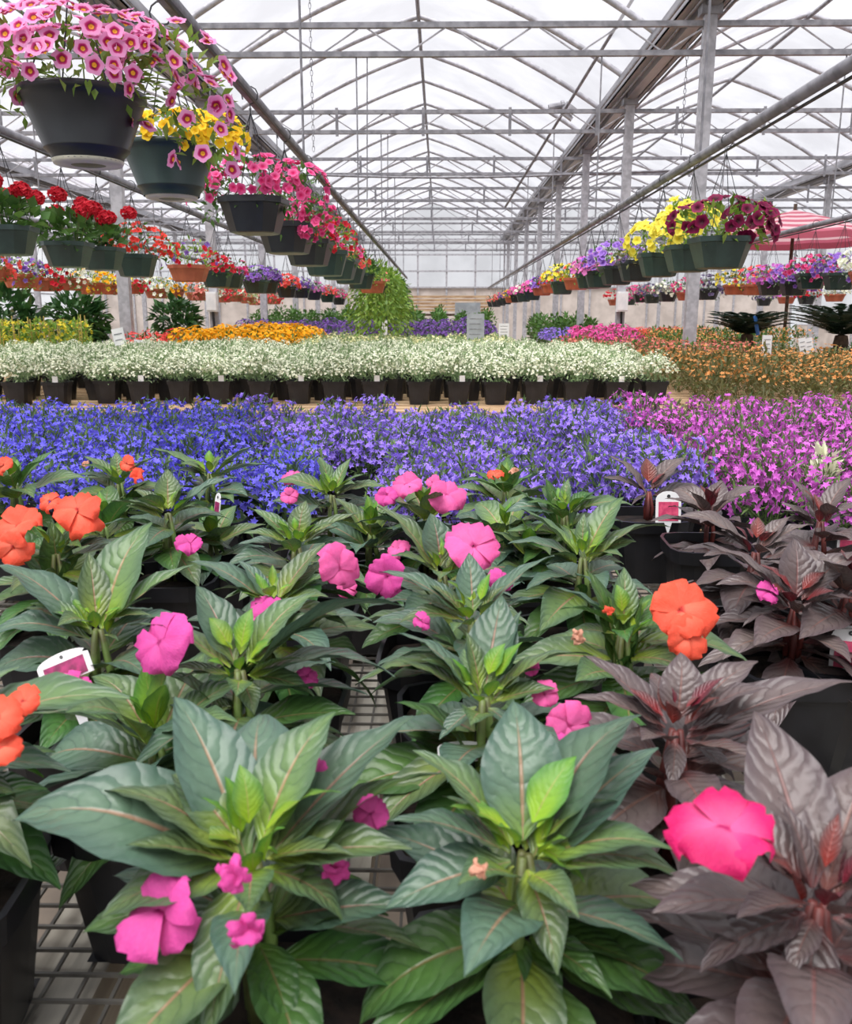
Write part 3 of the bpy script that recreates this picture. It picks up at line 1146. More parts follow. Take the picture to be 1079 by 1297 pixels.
Y_, D_, L_ = 'leaf_y', 'leaf_d', 'leaf_l'
impatiens(318, 1062, 'green impatiens nearest the viewer with bright lime crown and big orchid-pink flower below', [
    (220, 882, 1.0, 'leaf_b', 1.05), (425, 902, .9, 'leaf_m', .9), (303, 968, .5, Y_, 1.1), (132, 1002, .5, 'leaf_m'), (16, 1040, .6, 'leaf_b', 1.1),
    (126, 1165, .6, 'leaf_m', 1.15), (432, 1004, .5, Y_), (522, 1076, .3, 'leaf_m'), (524, 908, 1.2, 'leaf_b', .95), (436, 1172, .4, 'leaf_m', 1.3),
    (240, 1060, .3, Y_, .9), (355, 1085, .3, Y_, .8), (492, 1160, .2, L_, 1.15), (262, 1320, .55, 'leaf_m', 1.0), (104, 1182, .3, L_, 1.0), (370, 1310, .5, L_), (330, 905, 1.5, 'leaf_b', 1.1),
    (560, 980, 1.3, 'leaf_l')],
    [(208, 1158, 62, 'pet_pink', -.03, (-.3, -.6, .7)), (298, 1104, 30, 'pet_pink', -.055, (.1, -.9, .3), True), (308, 1172, 34, 'pet_pink', -.075, (.4, -.8, .2), True),
     (232, 1010, 26, 'pet_pink', .035), (398, 985, 26, 'pet_pink', .05), (470, 1030, 24, 'pet_pink', .03), (420, 1098, 28, 'pet_pink', .01, (.5, -.8, .1), True)], seed=1, z=-.275, lower_n=4)
impatiens(664, 1058, 'green impatiens nearest the viewer beside the bronze plant, with a withered buff bud', [
    (650, 888, .9, 'leaf_b', 1.15), (812, 906, .9, 'leaf_b', 1.05), (834, 948, 1.1, 'leaf_b', 1.0), (518, 950, .8, 'leaf_m', 1.0), (568, 1022, .5, Y_), (730, 958, .6, Y_, 1.0),
    (864, 1085, .3, 'leaf_m', .9), (706, 1236, .7, 'leaf_m', 1.15), (488, 1152, .5, 'leaf_b', 1.1), (598, 1140, .5, 'leaf_m', 1.0), (740, 1118, .5, Y_, 1.1), (490, 1042, .4, 'leaf_b', 1.05),
    (884, 1132, .2, 'leaf_m', 1.0), (700, 1035, .4, Y_, .9), (635, 1290, .4, L_), (545, 1290, .2, L_, 1.1), (880, 1285, .3, L_, 1.1), (775, 1265, .5, L_, 1.0), (455, 1300, .2, L_), (690, 1330, .4, L_, 1.0),
    (815, 1225, .3, L_)],
    [(606, 1100, 18, 'pet_buff', -.05, (-.2, -.9, .2), True)], seed=2, z=-.275, lower_n=4)
impatiens(1040, 1118, 'large bronze-leaved impatiens with one hot pink flower nearest the viewer', [
    (955, 900, 1.0, D_, 1.0), (824, 1158, .5, D_, 1.05), (1110, 960, .9, D_, 1.0), (1120, 1200, .5, D_, 1.0), (885, 1235, .3, D_, 1.0), (1010, 1330, .4, D_, 1.0), (1150, 1060, .4, D_, 1.0), (985, 1010, .7, D_, .8),
    (1000, 1240, .6, D_, .9), (1062, 1030, .6, 'leaf_dr', .9), (900, 1010, 1.2, D_, .9)],
    [(918, 1054, 72, 'pet_hot', -.01, (-.12, -.22, .95))], 'dark', seed=3, z=-.27, lower_n=5)
impatiens(-125, 935, 'coral impatiens cut off by the frame, level with the pale plant tag', [
    (165, 885, .6, 'leaf_m', .8), (90, 978, .4, 'leaf_b', .9), (25, 845, .8, 'leaf_m'), (60, 1000, .4, L_), (55, 985, .3, Y_, .7), (0, 1050, .5, L_, 1.1), (40, 1100, .5, 'leaf_m')],
    [(30, 890, 24, 'pet_coral', -.02), (-2, 912, 34, 'pet_coral', -.05), (2, 950, 30, 'pet_coral', -.06)], 'bright', seed=4)
impatiens(302, 832, 'green impatiens with a pink flower peeking behind its tall leaf, second row back', [
    (248, 742, .9, 'leaf_b', 1.1), (400, 752, .8, 'leaf_m', .95), (165, 792, .5, 'leaf_m', .9), (420, 780, .5, 'leaf_m', .8), (512, 768, .4, 'leaf_b', .8), (322, 906, .6, 'leaf_m', 1.1), (398, 882, .5, 'leaf_m'),
    (500, 858, .3, 'leaf_b'), (225, 862, .5, 'leaf_m', 1.0), (320, 770, .5, Y_), (285, 812, .4, Y_), (340, 845, .4, Y_), (180, 850, .2, L_), (450, 905, .4, L_), (260, 920, .5, L_)],
    [(345, 785, 30, 'pet_pink', .05), (205, 815, 48, 'pet_pink', -.01, (-.5, -.8, .4)), (388, 858, 16, 'pet_pink', 0)], seed=5)
impatiens(612, 866, 'green impatiens with an upright pointed leaf and small pink flowers at its edge', [
    (636, 754, .9, 'leaf_b', 1.1), (590, 800, .6, 'leaf_m', 1.0), (498, 802, .6, 'leaf_b', .9), (532, 836, .4, 'leaf_m', .9), (756, 832, .5, 'leaf_m', .8), (556, 938, .6, 'leaf_b', 1.1), (648, 930, .6, 'leaf_b', 1.0),
    (695, 850, .5, 'leaf_m'), (640, 815, .5, Y_, 1.1), (585, 868, .4, Y_), (650, 880, .4, Y_), (500, 890, .2, L_), (720, 905, .3, L_), (660, 775, .8, 'leaf_b', .9)],
    [(690, 880, 20, 'pet_lpink', -.01), (720, 918, 32, 'pet_lpink', -.02, (.1, -.9, .3)), (708, 956, 26, 'pet_pink', -.04), (672, 845, 14, 'pet_pink', .02)], seed=6)
impatiens(858, 905, 'bronze impatiens spreading long flat leaves, in front of the coral flower', [
    (738, 830, .8, D_, .9), (862, 826, .9, D_, 1.2), (1080, 864, .5, D_, .7), (722, 885, .4, D_, .8), (850, 1000, .6, D_, 1.0), (960, 838, .8, D_, .7), (975, 920, .4, D_, .8), (780, 940, .4, D_, .9), (850, 870, .4, 'leaf_dr', .9),
    (890, 880, .4, 'leaf_dr', .9), (930, 990, .5, D_, .9)], [], 'dark', seed=7)
impatiens(122, 782, 'green impatiens with a tall quilted leaf, behind the pale bird-shaped tag', [
    (193, 662, .9, 'leaf_m', .95), (112, 700, .7, 'leaf_m', 1.0), (-8, 716, .6, 'leaf_b', .8), (245, 716, .6, 'leaf_m', .85), (30, 772, .3, 'leaf_m', .9), (150, 812, .6, 'leaf_m', 1.1), (238, 782, .3, 'leaf_b', .8), (-15, 806, .3, 'leaf_b', .9),
    (130, 752, .4, Y_), (155, 770, .4, Y_), (95, 765, .4, Y_), (60, 840, .4, L_), (190, 845, .4, L_), (20, 850, .2, L_)], [], seed=8)
impatiens(345, 752, 'green impatiens beside a pink flower hanging at its shoulder, third row back', [
    (412, 688, .8, 'leaf_m', 1.1), (300, 710, .8, 'leaf_b', 1.0), (238, 712, .5, 'leaf_b', .8), (425, 725, .4, 'leaf_m'), (440, 795, .4, 'leaf_m', .8), (330, 800, .6, 'leaf_m'), (345, 715, .5, Y_), (370, 740, .4, Y_), (260, 770, .3, L_), (400, 770, .3, L_)],
    [(428, 718, 32, 'pet_lpink', 0, (.4, -.8, .3)), (335, 772, 20, 'pet_pink', -.02)], seed=9)
impatiens(600, 770, 'green impatiens with a neat lime rosette, between two rows of pink flowers', [
    (594, 700, .8, 'leaf_b', 1.2), (540, 738, .6, 'leaf_m', 1.1), (640, 742, .6, 'leaf_m', 1.0), (702, 704, .7, 'leaf_b', .8), (480, 725, .5, 'leaf_b', .8), (600, 800, .6, 'leaf_m', 1.0), (690, 758, .3, 'leaf_b', .9), (505, 790, .3, 'leaf_m', .8),
    (600, 748, .4, Y_), (575, 760, .4, Y_), (625, 765, .4, Y_), (660, 800, .3, L_), (545, 805, .3, L_)], [(534, 788, 13, 'pet_pink', -.02), (632, 735, 18, 'pet_pink', .04)], seed=10)
impatiens(790, 785, 'bright green impatiens with one large coral flower beside its black pot', [
    (742, 722, .7, 'leaf_l', 1.0), (790, 718, .7, 'leaf_m', .9), (700, 745, .5, 'leaf_b', .8), (830, 800, .3, L_, 1.0), (760, 800, .3, L_, .9), (780, 740, .5, Y_, 1.2), (815, 755, .5, 'leaf_l', 1.1), (720, 800, .3, 'leaf_m'), (950, 842, .2, 'leaf_m', .7), (800, 830, .5, L_)],
    [(860, 775, 46, 'pet_coral', -.03, (.1, -.7, .6)), (868, 808, 32, 'pet_coral', -.045, (.3, -.9, .2)), (770, 776, 11, 'pet_coral', -.01, None, True), (730, 805, 14, 'pet_buff', -.02, (0, -1, .2), True)], 'bright', seed=11)
impatiens(1010, 752, 'bronze impatiens with pale upright leaf, just behind the rightmost white tag', [
    (1005, 682, .8, D_, 1.2), (890, 690, .6, D_, .8), (905, 742, .4, D_, .8), (1090, 700, .6, D_, .8), (1015, 790, .6, D_, 1.0), (1100, 760, .3, D_, .9), (960, 715, .6, 'leaf_dr'), (1045, 725, .5, 'leaf_dr'), (940, 795, .3, D_), (1070, 800, .3, D_)],
    [(972, 752, 18, 'pet_pink', -.01)], 'dark', seed=12, z=-.30)
impatiens(375, 678, 'pale variegated green impatiens in the gap left of the pink flowers', [
    (388, 634, .8, 'leaf_m', 1.1), (320, 645, .7, 'leaf_m', .9), (455, 650, .5, 'leaf_m', .8), (345, 700, .5, 'leaf_m', 1.0), (450, 690, .3, 'leaf_b'), (300, 690, .3, 'leaf_b'), (372, 655, .4, Y_, 1.1), (395, 668, .4, Y_), (350, 670, .4, Y_), (410, 710, .4, L_)], [], seed=13)
impatiens(560, 712, 'green impatiens wearing a full light pink flower on its shoulder', [
    (545, 650, .8, 'leaf_b', 1.2), (478, 642, .8, 'leaf_m', .8), (640, 700, .4, 'leaf_m'), (490, 705, .4, 'leaf_b'), (555, 745, .5, 'leaf_m'), (610, 660, .7, 'leaf_b'), (560, 690, .4, Y_), (580, 705, .4, Y_), (520, 735, .4, L_)],
    [(600, 692, 38, 'pet_lpink', -.01, (0, -.7, .7)), (490, 730, 30, 'pet_pink', -.05, (-.4, -.8, .2)), (505, 697, 16, 'pet_lpink', .02)], seed=14)
impatiens(738, 695, 'green impatiens left of the tag standing in a black pot', [
    (790, 630, .8, 'leaf_m', 1.0), (660, 645, .7, 'leaf_m', .8), (850, 668, .5, 'leaf_m', .7), (740, 650, .6, 'leaf_m'), (690, 715, .4, 'leaf_b'), (790, 715, .4, 'leaf_m'), (745, 672, .4, Y_), (725, 685, .4, Y_), (765, 690, .4, Y_), (640, 690, .3, 'leaf_b'), (740, 740, .5, L_)], [], seed=15)
impatiens(958, 688, 'bronze impatiens with a wine-red heart, behind the pale upright bronze leaf', [
    (960, 655, .8, 'leaf_dr', 1.1), (858, 655, .6, D_, .8), (905, 665, .5, D_, .9), (1030, 665, .5, D_, .8), (1010, 690, .3, D_), (945, 668, .5, 'leaf_dr'), (975, 672, .5, 'leaf_dr'), (890, 705, .4, D_), (1000, 655, .7, D_)], [], 'dark', seed=16)
impatiens(70, 690, 'coral impatiens with two open coral flowers near the frame edge', [
    (120, 660, .6, 'leaf_m'), (150, 690, .3, 'leaf_b'), (30, 705, .4, 'leaf_m'), (90, 715, .5, 'leaf_b'), (0, 660, .5, L_), (65, 660, .6, L_), (110, 700, .3, L_), (180, 700, .3, 'leaf_m')],
    [(98, 648, 36, 'pet_coral', .0, (0, -.6, .8)), (24, 668, 34, 'pet_coral', -.03, (.1, -.6, .8)), (18, 692, 26, 'pet_coral', -.05, (0, -.9, .4)), (64, 636, 16, 'pet_coral', .03)], 'bright', seed=17)
impatiens(212, 640, 'green impatiens with a rounded quilted leaf, beside a pink-printed tag', [
    (212, 594, .7, 'leaf_m', 1.4), (170, 620, .6, 'leaf_m'), (300, 605, .6, 'leaf_b', .8), (140, 635, .3, 'leaf_m', .8), (265, 645, .3, 'leaf_m'), (210, 665, .5, 'leaf_m'), (225, 622, .4, Y_), (195, 630, .4, Y_), (240, 612, .6, 'leaf_m')], [(240, 690, 18, 'pet_pink', -.1)], seed=18)
impatiens(420, 618, 'pale green impatiens with upright twin rosettes, at the edge of the lobelia', [
    (402, 578, .7, 'leaf_m', 1.2), (445, 580, .7, 'leaf_m', 1.0), (350, 612, .4, 'leaf_m'), (490, 618, .4, 'leaf_m', .8), (455, 610, .5, 'leaf_b'), (400, 640, .5, 'leaf_m'), (410, 598, .4, Y_), (425, 602, .4, Y_), (470, 640, .3, 'leaf_b')],
    [(370, 606, 14, 'pet_lpink', .02), (366, 628, 13, 'pet_lpink', -.02)], seed=19)
impatiens(540, 645, 'green impatiens half hidden by light pink flowers, at the edge of the lobelia', None,
          [(515, 615, 22, 'pet_lpink', 0), (565, 628, 26, 'pet_lpink', -.03), (490, 628, 16, 'pet_pink', -.02), (548, 612, 12, 'pet_lpink', .02)], seed=20, z=-.285)
impatiens(715, 640, 'dark green impatiens in front of the violet lobelia, with no flower', [
    (650, 620, .5, 'leaf_l'), (690, 605, .7, 'leaf_l'), (770, 615, .5, 'leaf_l', .9), (720, 606, .7, 'leaf_m'), (800, 640, .3, 'leaf_m'), (640, 650, .3, 'leaf_b'), (715, 620, .4, Y_), (735, 660, .4, L_)], [], 'bright', seed=21)
impatiens(822, 615, 'small bronze impatiens with a wine-red heart, above the tag in the black pot', [
    (818, 580, .7, 'leaf_dr', 1.2), (768, 577, .7, D_), (762, 605, .3, D_), (870, 580, .6, D_), (880, 598, .4, D_), (905, 630, .3, D_), (800, 640, .4, D_), (845, 600, .5, 'leaf_dr'), (860, 650, .4, D_)], [], 'dark', seed=22, low=False, z=-.318)
impatiens(1040, 650, 'bronze impatiens at the frame edge, in front of a white lobelia tuft', [
    (1000, 606, .7, D_), (1080, 605, .7, D_), (990, 660, .3, D_), (1030, 625, .6, 'leaf_dr'), (1060, 640, .5, 'leaf_dr'), (1090, 655, .3, D_), (1035, 680, .5, D_)], [], 'dark', seed=23)
impatiens(150, 600, 'coral impatiens budding against the blue lobelia', [
    (105, 578, .6, 'leaf_m'), (148, 572, .7, 'leaf_m'), (200, 578, .5, 'leaf_m'), (85, 605, .3, 'leaf_b'), (190, 610, .3, L_), (120, 610, .3, L_), (140, 590, .4, Y_), (160, 588, .4, Y_)],
    [(162, 588, 13, 'pet_coral', .0), (174, 605, 13, 'pet_coral', -.03, None, True), (110, 590, 8, 'pet_buff', .0, None, True)], 'bright', seed=24, z=-.28)
impatiens(265, 592, 'green impatiens with long flat leaves against the blue lobelia, no flower', [
    (190, 568, .6, 'leaf_m', .9), (330, 562, .7, 'leaf_m', .9), (345, 590, .4, 'leaf_m'), (215, 600, .3, 'leaf_b'), (265, 570, .5, Y_, 1.2), (285, 575, .5, 'leaf_m'), (300, 610, .3, 'leaf_b'), (240, 585, .4, L_)], [], seed=25, z=-.28)
impatiens(640, 612, 'green impatiens with a fading coral bloom against the violet lobelia', None, [(628, 602, 11, 'pet_coral', -.02), (652, 600, 9, 'pet_buff', -.02, None, True)], 'bright', seed=26, z=-.285, size=.9)
impatiens(18, 606, 'green impatiens with one coral petal showing, at the frame edge by the blue lobelia', None, [(5, 590, 14, 'pet_coral', -.03)], 'bright', seed=27, z=-.285)
impatiens(1075, 735, 'bronze impatiens mostly outside the frame, beside the upper edge tag', None, [], 'dark', seed=28, z=-.29)
impatiens(195, 918, 'dark green impatiens with long quilted lower leaves, beneath the bird-shaped tag', None, [(95, 875, 26, 'pet_pink', .05)], seed=30, z=-.32, size=1.0)
impatiens(900, 640, 'low bronze impatiens behind the black pot with the tag', None, [], 'dark', seed=31, z=-.31, size=.85)
impatiens(470, 665, 'green impatiens in the third row gap, leaves lying low', None, [(440, 745, 14, 'pet_lpink', -.08)], seed=32, z=-.31, size=.9)
impatiens(130, 655, 'low leafy green impatiens just behind the open coral flowers', None, [], 'bright', seed=33, z=-.315, size=.9)
impatiens(670, 690, 'low green impatiens squeezed between the pink flower and the black pot', None, [], seed=34, z=-.325, size=.85)

impatiens(268, 676, 'low green impatiens beside the narrow tag turned edgewise', None, [], seed=35, z=-.33, size=.85)
impatiens(640, 662, 'low green impatiens behind the open light pink flower', None, [], seed=36, z=-.31, size=.9)
# ---------------------------------------------------------------- plant tags


def plant_tag(x, y, wpx, hpx, Y, label, pr='pinkprint', rz=0.0, tilt=.15, zb=BZ + .11, hole=True, lean=0.0):
    p = PY(x, y, Y)
    s = (p - Vector((0, 0, CAMZ))).dot(FW) / FPX
    w, h = wpx * s / 2, hpx * s
    t = thing('plant_tag', label, 'plant tag', p, 'plant tags among the impatiens')
    t.rotation_euler = (-tilt, lean, rz)
    n = 10
    m = MB()
    prof = [(-w, 0), (w, 0), (w, h * .72)] + [(w * math.cos(a) if a > .4 else w * .78 * math.cos(a), h * .72 + h * .28 * math.sin(a)) for a in np.linspace(.15, math.pi - .15, n)] + [(-w, h * .72)]
    k = len(prof)
    V = [(a, -.0006, b_) for a, b_ in prof] + [(a, .0006, b_) for a, b_ in prof]
    F = [tuple(range(k)), tuple(reversed(range(k, 2 * k)))] + [(i, k + i, k + (i + 1) % k, (i + 1) % k) for i in range(k)]
    m.add(V, F)
    obj('card', m.mesh('card', M['white']), t)
    m = MB()
    m.box(-w * .78, w * .78, -.0014, -.0008, h * .06, h * .66)
    obj('picture', m.mesh('picture', M[pr]), t)
    m = MB()
    m.lathe([(h * .055, 0), (.0005, 0)], 12)
    obj('hole', m.mesh('hole', M['pot']), t, mw=Matrix.Translation((0, -.0012, h * .84)) @ Matrix.Rotation(math.pi / 2, 4, 'X'))
    m = MB()
    zlow = (zb - p.z) * 1.05
    m.add([(-w * .3, -.0005, 0), (w * .3, -.0005, 0), (0, -.0005, zlow), (-w * .3, .0005, 0), (w * .3, .0005, 0), (0, .0005, zlow)], [(0, 2, 1), (3, 4, 5), (0, 3, 5, 2), (1, 2, 5, 4)])
    obj('stake', m.mesh('stake', M['white']), t)
    return t


plant_tag(846, 662, 32, 40, 1.56, 'white plant tag with a pink picture standing in a black pot')
plant_tag(1074, 850, 46, 58, .90, 'white plant tag with a pink picture at the frame edge, the lower one', rz=-.3)
plant_tag(1074, 708, 28, 36, 1.2, 'white plant tag with a pink picture at the frame edge, the upper one', rz=-.3)
plant_tag(274, 658, 16, 34, 1.42, 'narrow plant tag with a pink picture turned edgewise', 'magprint', rz=-.9)
plant_tag(88, 862, 66, 38, .70, 'pale rounded plant tag leaning over a magenta picture', 'magprint', rz=.25, lean=-.35, tilt=.5)
plant_tag(585, 965, 60, 26, .60, 'pale plant tag half buried behind the front impatiens', 'magprint', rz=.1, tilt=.7)

# ---------------------------------------------------------------- lobelia
r4 = np.random.default_rng(44)
m = MB()
m.lathe([(.04, 0), (.045, 0), (.056, .085), (.060, .085), (.061, .10), (.056, .10), (.054, .085), (.001, .083)], 12, sq=5.0)
lob_pot = m.mesh('pot', M['pot'])


def lob_ell(k):
    a = r4.uniform(.06, .075)
    return [(0, 0, .125, .085, .085, .055)] + [(r4.uniform(-.05, .05), r4.uniform(-.05, .05), r4.uniform(.14, .165), .045, .045, .05) for _ in range(4)]


LOBF, LOBB = [], {'blue': [], 'violet': [], 'magenta': [], 'rosepink': []}
for k in range(4):
    e = lob_ell(k)
    LOBF.append(foliage('foliage', 230, e, .024, .26, M['f_lob'], r4, .3, .9, .07, 26, (0, 0, .08)))
    for c in LOBB:
        LOBB[c].append(blossoms('blossoms', 270 if c in ('blue', 'violet') else 250, e, .0083, FM[c], r4, 5, .62, .2, .5, .008, -.6, front=.35))
LOBLAB = {'blue': 'deep blue lobelia', 'violet': 'violet-blue lobelia', 'magenta': 'magenta-pink lobelia', 'rosepink': 'pale rose lobelia'}
row = 0
y = 1.68
while y < 3.08:
    half_w = .50 * y + .10
    cnt = 0
    n = int(2 * half_w / .142)
    for i in range(n):
        x = -half_w + (i + .5 * (row % 2) + .25) * .142 + r4.uniform(-.012, .012)
        yy = y + r4.uniform(-.012, .012)
        px = 558 + x / yy * 1075
        if y < 1.72 and px < 330:
            continue
        if (yy < 2.25 and 428 < px < 462) or (y > 2.9 and 70 > px) or (y > 3.05 and 380 < px < 450):
            continue
        edge = 895 - (yy - 1.7) * 95 + r4.uniform(-40, 40)
        c = 'blue' if px < 330 + r4.uniform(-50, 50) else ('violet' if px < edge else ('magenta' if (yy < 2.75 or r4.random() < .4) else 'rosepink'))
        if abs(px - 848) < 62 and yy < 1.8:
            continue
        cnt += 1
        t = thing('lobelia', '%s pot, %s row back from the impatiens, %s from the left' % (LOBLAB[c], ORD[row], ORD[cnt - 1]), 'potted plant', (x, yy, BZ), c + ' lobelia pots', rz=r4.uniform(0, 6.28))
        s = r4.uniform(.86, 1.16) * (1.08 if px > 700 else 1)
        k = int(r4.integers(0, 4))
        obj('pot', lob_pot, t, mw=Matrix.Rotation(-t.rotation_euler[2], 4, 'Z'))
        o = obj('foliage', LOBF[k], t)
        o.scale = (1, 1, s)
        o = obj('blossoms', LOBB[c][k], t)
        o.scale = (1, 1, s)
        o['kind'] = 'stuff'
    y += .145
    row += 1
# a pale seed-head tuft standing in the magenta patch
p = PZ(1040, 612, BZ + .16)
t = thing('white_tuft', 'single white upright flower spike rising from the magenta lobelia', 'flower', (p.x, p.y, BZ))
obj('stem', lob_pot, t)
obj('spike', foliage('spike', 120, [(0, 0, .18, .022, .022, .05)], .03, .35, FM['white'], r4, .3, 1.2), t)

# ---------------------------------------------------------------- white euphorbia pots
m = MB()
m.lathe([(.052, 0), (.056, 0), (.070, .115), (.075, .115), (.077, .135), (.071, .135), (.069, .115), (.001, .113)], 16, sq=6.0)
eu_pot = m.mesh('pot', M['pot'])
EUF, EUB = [], []
for k in range(4):
    e = [(0, 0, .19, .125, .125, .075)] + [(r4.uniform(-.07, .07), r4.uniform(-.07, .07), r4.uniform(.21, .25), .06, .06, .05) for _ in range(4)]
    EUF.append(foliage('foliage', 300, e, .030, .32, M['f_sage'], r4, .3, .7, .13, 20, (0, 0, .11)))
    EUB.append(blossoms('blossoms', 420, e, .009, FM['white'], r4, 3, .7, .4, .55, .008, -.35))
m = MB()
m.box(-.016, .016, -.001, .001, 0, .05)
stick_me = m.mesh('tag', M['white'])
m = MB()
m.box(-.011, .011, -.0022, -.001, .006, .02)
NR, NC = 13, 22
for j in range(NR):
    yy = 5.18 + j * .235
    cnt = 0
    for i in range(NC):
        x = -3.62 + i * .232 + (.1 if j % 2 else 0) + r4.uniform(-.02, .02)
        if x > 1.30 + .02 * j:
            continue
        y2 = yy + r4.uniform(-.02, .02) + (-.12 if (j == 0 and x < -2.1) else 0)
        if abs(x) > .53 * y2:
            continue
        cnt += 1
        if j == 0:
            lb = 'white euphorbia in a black pot, front row, %s pot counted from the left' % ORD[cnt - 1]
        else:
            lb = 'white euphorbia in the massed rows, %s row back, %s from the left' % (ORD[j], ORD[cnt - 1])
        t = thing('white_euphorbia', lb, 'potted plant', (x, y2, BZ), 'white euphorbia front row' if j == 0 else ('white euphorbia second rows' if j < 3 else 'white euphorbia massed rows'), rz=r4.uniform(0, 6.28))
        k = int(r4.integers(0, 4))
        s = r4.uniform(.9, 1.1)
        if j < 3:
            obj('pot', eu_pot, t, mw=Matrix.Rotation(-t.rotation_euler[2], 4, 'Z'))
        o = obj('foliage', EUF[k], t, loc=(0, 0, 0))
        o.scale = (1, 1, s)
        if j >= 3:
            q = obj('pot', lob_pot, t)
        o = obj('blossoms', EUB[k], t)
        o.scale = (1, 1, s)
        o['kind'] = 'stuff'
        if j == 0 and i % 2 == 0:
            obj('tag', stick_me, t, mw=Matrix.Rotation(-t.rotation_euler[2], 4, 'Z') @ Matrix.Translation((.02, -.072, .12)))

# ---------------------------------------------------------------- bedding further back


def bed(kind, label, group, x0, x1, y0, y1, sp, h, rad, fmat, fkey, nl=90, nb=70, fr=.014, ll=.05, lw=.4, z=BZ, petals=5, wedge=True):
    e = [(0, 0, h * .55, rad, rad, h * .5)]
    vs_ = []
    for k in range(3):
        fm_ = foliage(kind, nl, e, ll, lw, M[fmat], r4, .35, .6, .0, 10, (0, 0, 0))
        bm_ = blossoms('blossoms', nb, e, fr, FM[fkey], r4, petals, .9, .6, .6, .012, .0) if fkey else None
        vs_.append((fm_, bm_))
    nx = max(1, int(round((x1 - x0) / sp)))
    ny = max(1, int(round((y1 - y0) / sp)))
    for j in range(ny):
        cnt = 0
        for i in range(nx):
            x = x0 + (i + .5) * (x1 - x0) / nx + r4.uniform(-.1, .1) * sp
            y = y0 + (j + .5) * (y1 - y0) / ny + r4.uniform(-.1, .1) * sp
            if wedge and abs(x - .1) > .53 * y:
                continue
            f_, b_ = vs_[int(r4.integers(0, 3))]
            cnt += 1
            o = tag(obj(kind, f_, loc=(x, y, z)), '%s, %s row back, %s from the left' % (label, ORD[j], ORD[cnt - 1]), 'potted plant', group)
            o.rotation_euler = (0, 0, r4.uniform(0, 6.28))
            s = r4.uniform(.9, 1.12)
            o.scale = (s, s, s * r4.uniform(.9, 1.1))
            if b_:
                q = obj('blossoms', b_, o)
                q['kind'] = 'stuff'


bed('orange_nemesia', 'orange flowered bedding plant with bronze leaves', 'orange bedding plants', 1.55, 3.7, 5.02, 7.3, .22, .24, .13, 'f_bronze', 'orange', 110, 40, .013, .045)
bed('coral_bedding', 'coral red bedding plant left of the golden ones', 'coral bedding plants', -3.35, -2.86, 9.1, 11.0, .26, .30, .14, 'f_mid', 'coral', 70, 70, .022)
bed('gold_bedding', 'golden yellow bedding plant', 'golden bedding plants', -2.84, -1.62, 9.1, 12.4, .27, .36, .16, 'f_mid', 'gold', 70, 75, .024)
bed('cream_bedding', 'cream white bedding plant behind the white euphorbia', 'cream bedding plants', -1.55, .85, 9.1, 12.4, .28, .24, .16, 'f_sage', 'cream', 80, 60, .016)
bed('rose_bedding', 'dusty rose bedding plant behind the white euphorbia', 'rose bedding plants', 1.25, 3.3, 8.7, 10.5, .26, .24, .15, 'f_mid', 'peach', 70, 45, .017)
bed('hot_pink_bedding', 'vivid pink bedding plant beside the thick steel post', 'vivid pink bedding plants', 1.75, 2.5, 10.8, 12.5, .25, .34, .15, 'f_mid', 'hotpink', 60, 80, .024)
bed('mixed_bedding', 'leafy green bedding plant with orange flowers', 'yellow-green bedding plants', 2.75, 4.5, 10.7, 12.4, .25, .34, .15, 'f_mid', 'orange', 90, 18, .018)
bed('tray_seedling', 'small dark green plant near the palms', 'tray plants near the palms', 5.0, 6.4, 9.2, 11.0, .24, .2, .13, 'f_dark', 'cream', 90, 8, .014)
bed('purple_salvia', 'dark purple bedding plant far back', 'purple bedding plants', -3.3, .9, 14.1, 16.6, .33, .40, .19, 'f_dark', 'purple', 70, 70, .024)
bed('leafy_bedding', 'tall leafy green plant behind the purple row', 'leafy plants behind the purple row', -3.8, 1.1, 17.0, 19.3, .46, .6, .14, 'f_mid', None, 170, 0, .02, .085, .5)
bed('violet_bedding', 'violet flowered plant far down the bench', 'violet far bedding', 1.7, 2.9, 13.8, 15.5, .3, .28, .18, 'f_dark', 'violet', 60, 50, .022)
bed('red_bedding', 'red flowered plant far down the bench', 'red far bedding', 3.0, 4.5, 13.8, 17.0, .33, .28, .18, 'f_mid', 'coral', 60, 50, .024)
bed('far_bedding', 'leafy green plant behind far violet ones', 'green far bedding', 1.7, 2.9, 15.9, 18.3, .44, .5, .14, 'f_mid', None, 120, 0, .02, .1, .5)
# ---------------------------------------------------------------- hanging baskets
r5 = np.random.default_rng(55)


def oct_ring(a, c, z):
    """square of half-width a with corners cut by c"""
    return [(-a + c, -a, z), (a - c, -a, z), (a, -a + c, z), (a, a - c, z), (a - c, a, z), (-a + c, a, z), (-a, a - c, z), (-a, -a + c, z)]


def oct_pot(mat, top, bot, h):
    m = MB()
    rings = [(bot * .9, 0), (bot, .004), (top * .97, h - .03), (top * 1.03, h - .028), (top * 1.04, h), (top * .98, h), (top * .95, h - .03), (.01, h - .035)]
    V, F = [], []
    for a, z in rings:
        V += oct_ring(a, a * .42, z)
    for i in range(len(rings) - 1):
        for k in range(8):
            k2 = (k + 1) % 8
            F.append((i * 8 + k, i * 8 + k2, i * 8 + 8 + k2, i * 8 + 8 + k))
    F.append(tuple(reversed(range(8))))
    m.add(V, F)
    return m.mesh('pot', mat)


def round_pot(mat, top, bot, h):
    m = MB()
    m.lathe([(bot * .97, .008), (bot, .02), (bot + (top - bot) * .22, h * .21), (bot + (top - bot) * .22 + .003, h * .215), (bot + (top - bot) * .24, h * .235),
             (top * .965, h * .82), (top, h * .9), (top * 1.03, h * .905), (top * 1.035, h), (top * .99, h), (top * .96, h - .03), (.002, h - .032)], 36)
    return m.mesh('pot', mat, True)


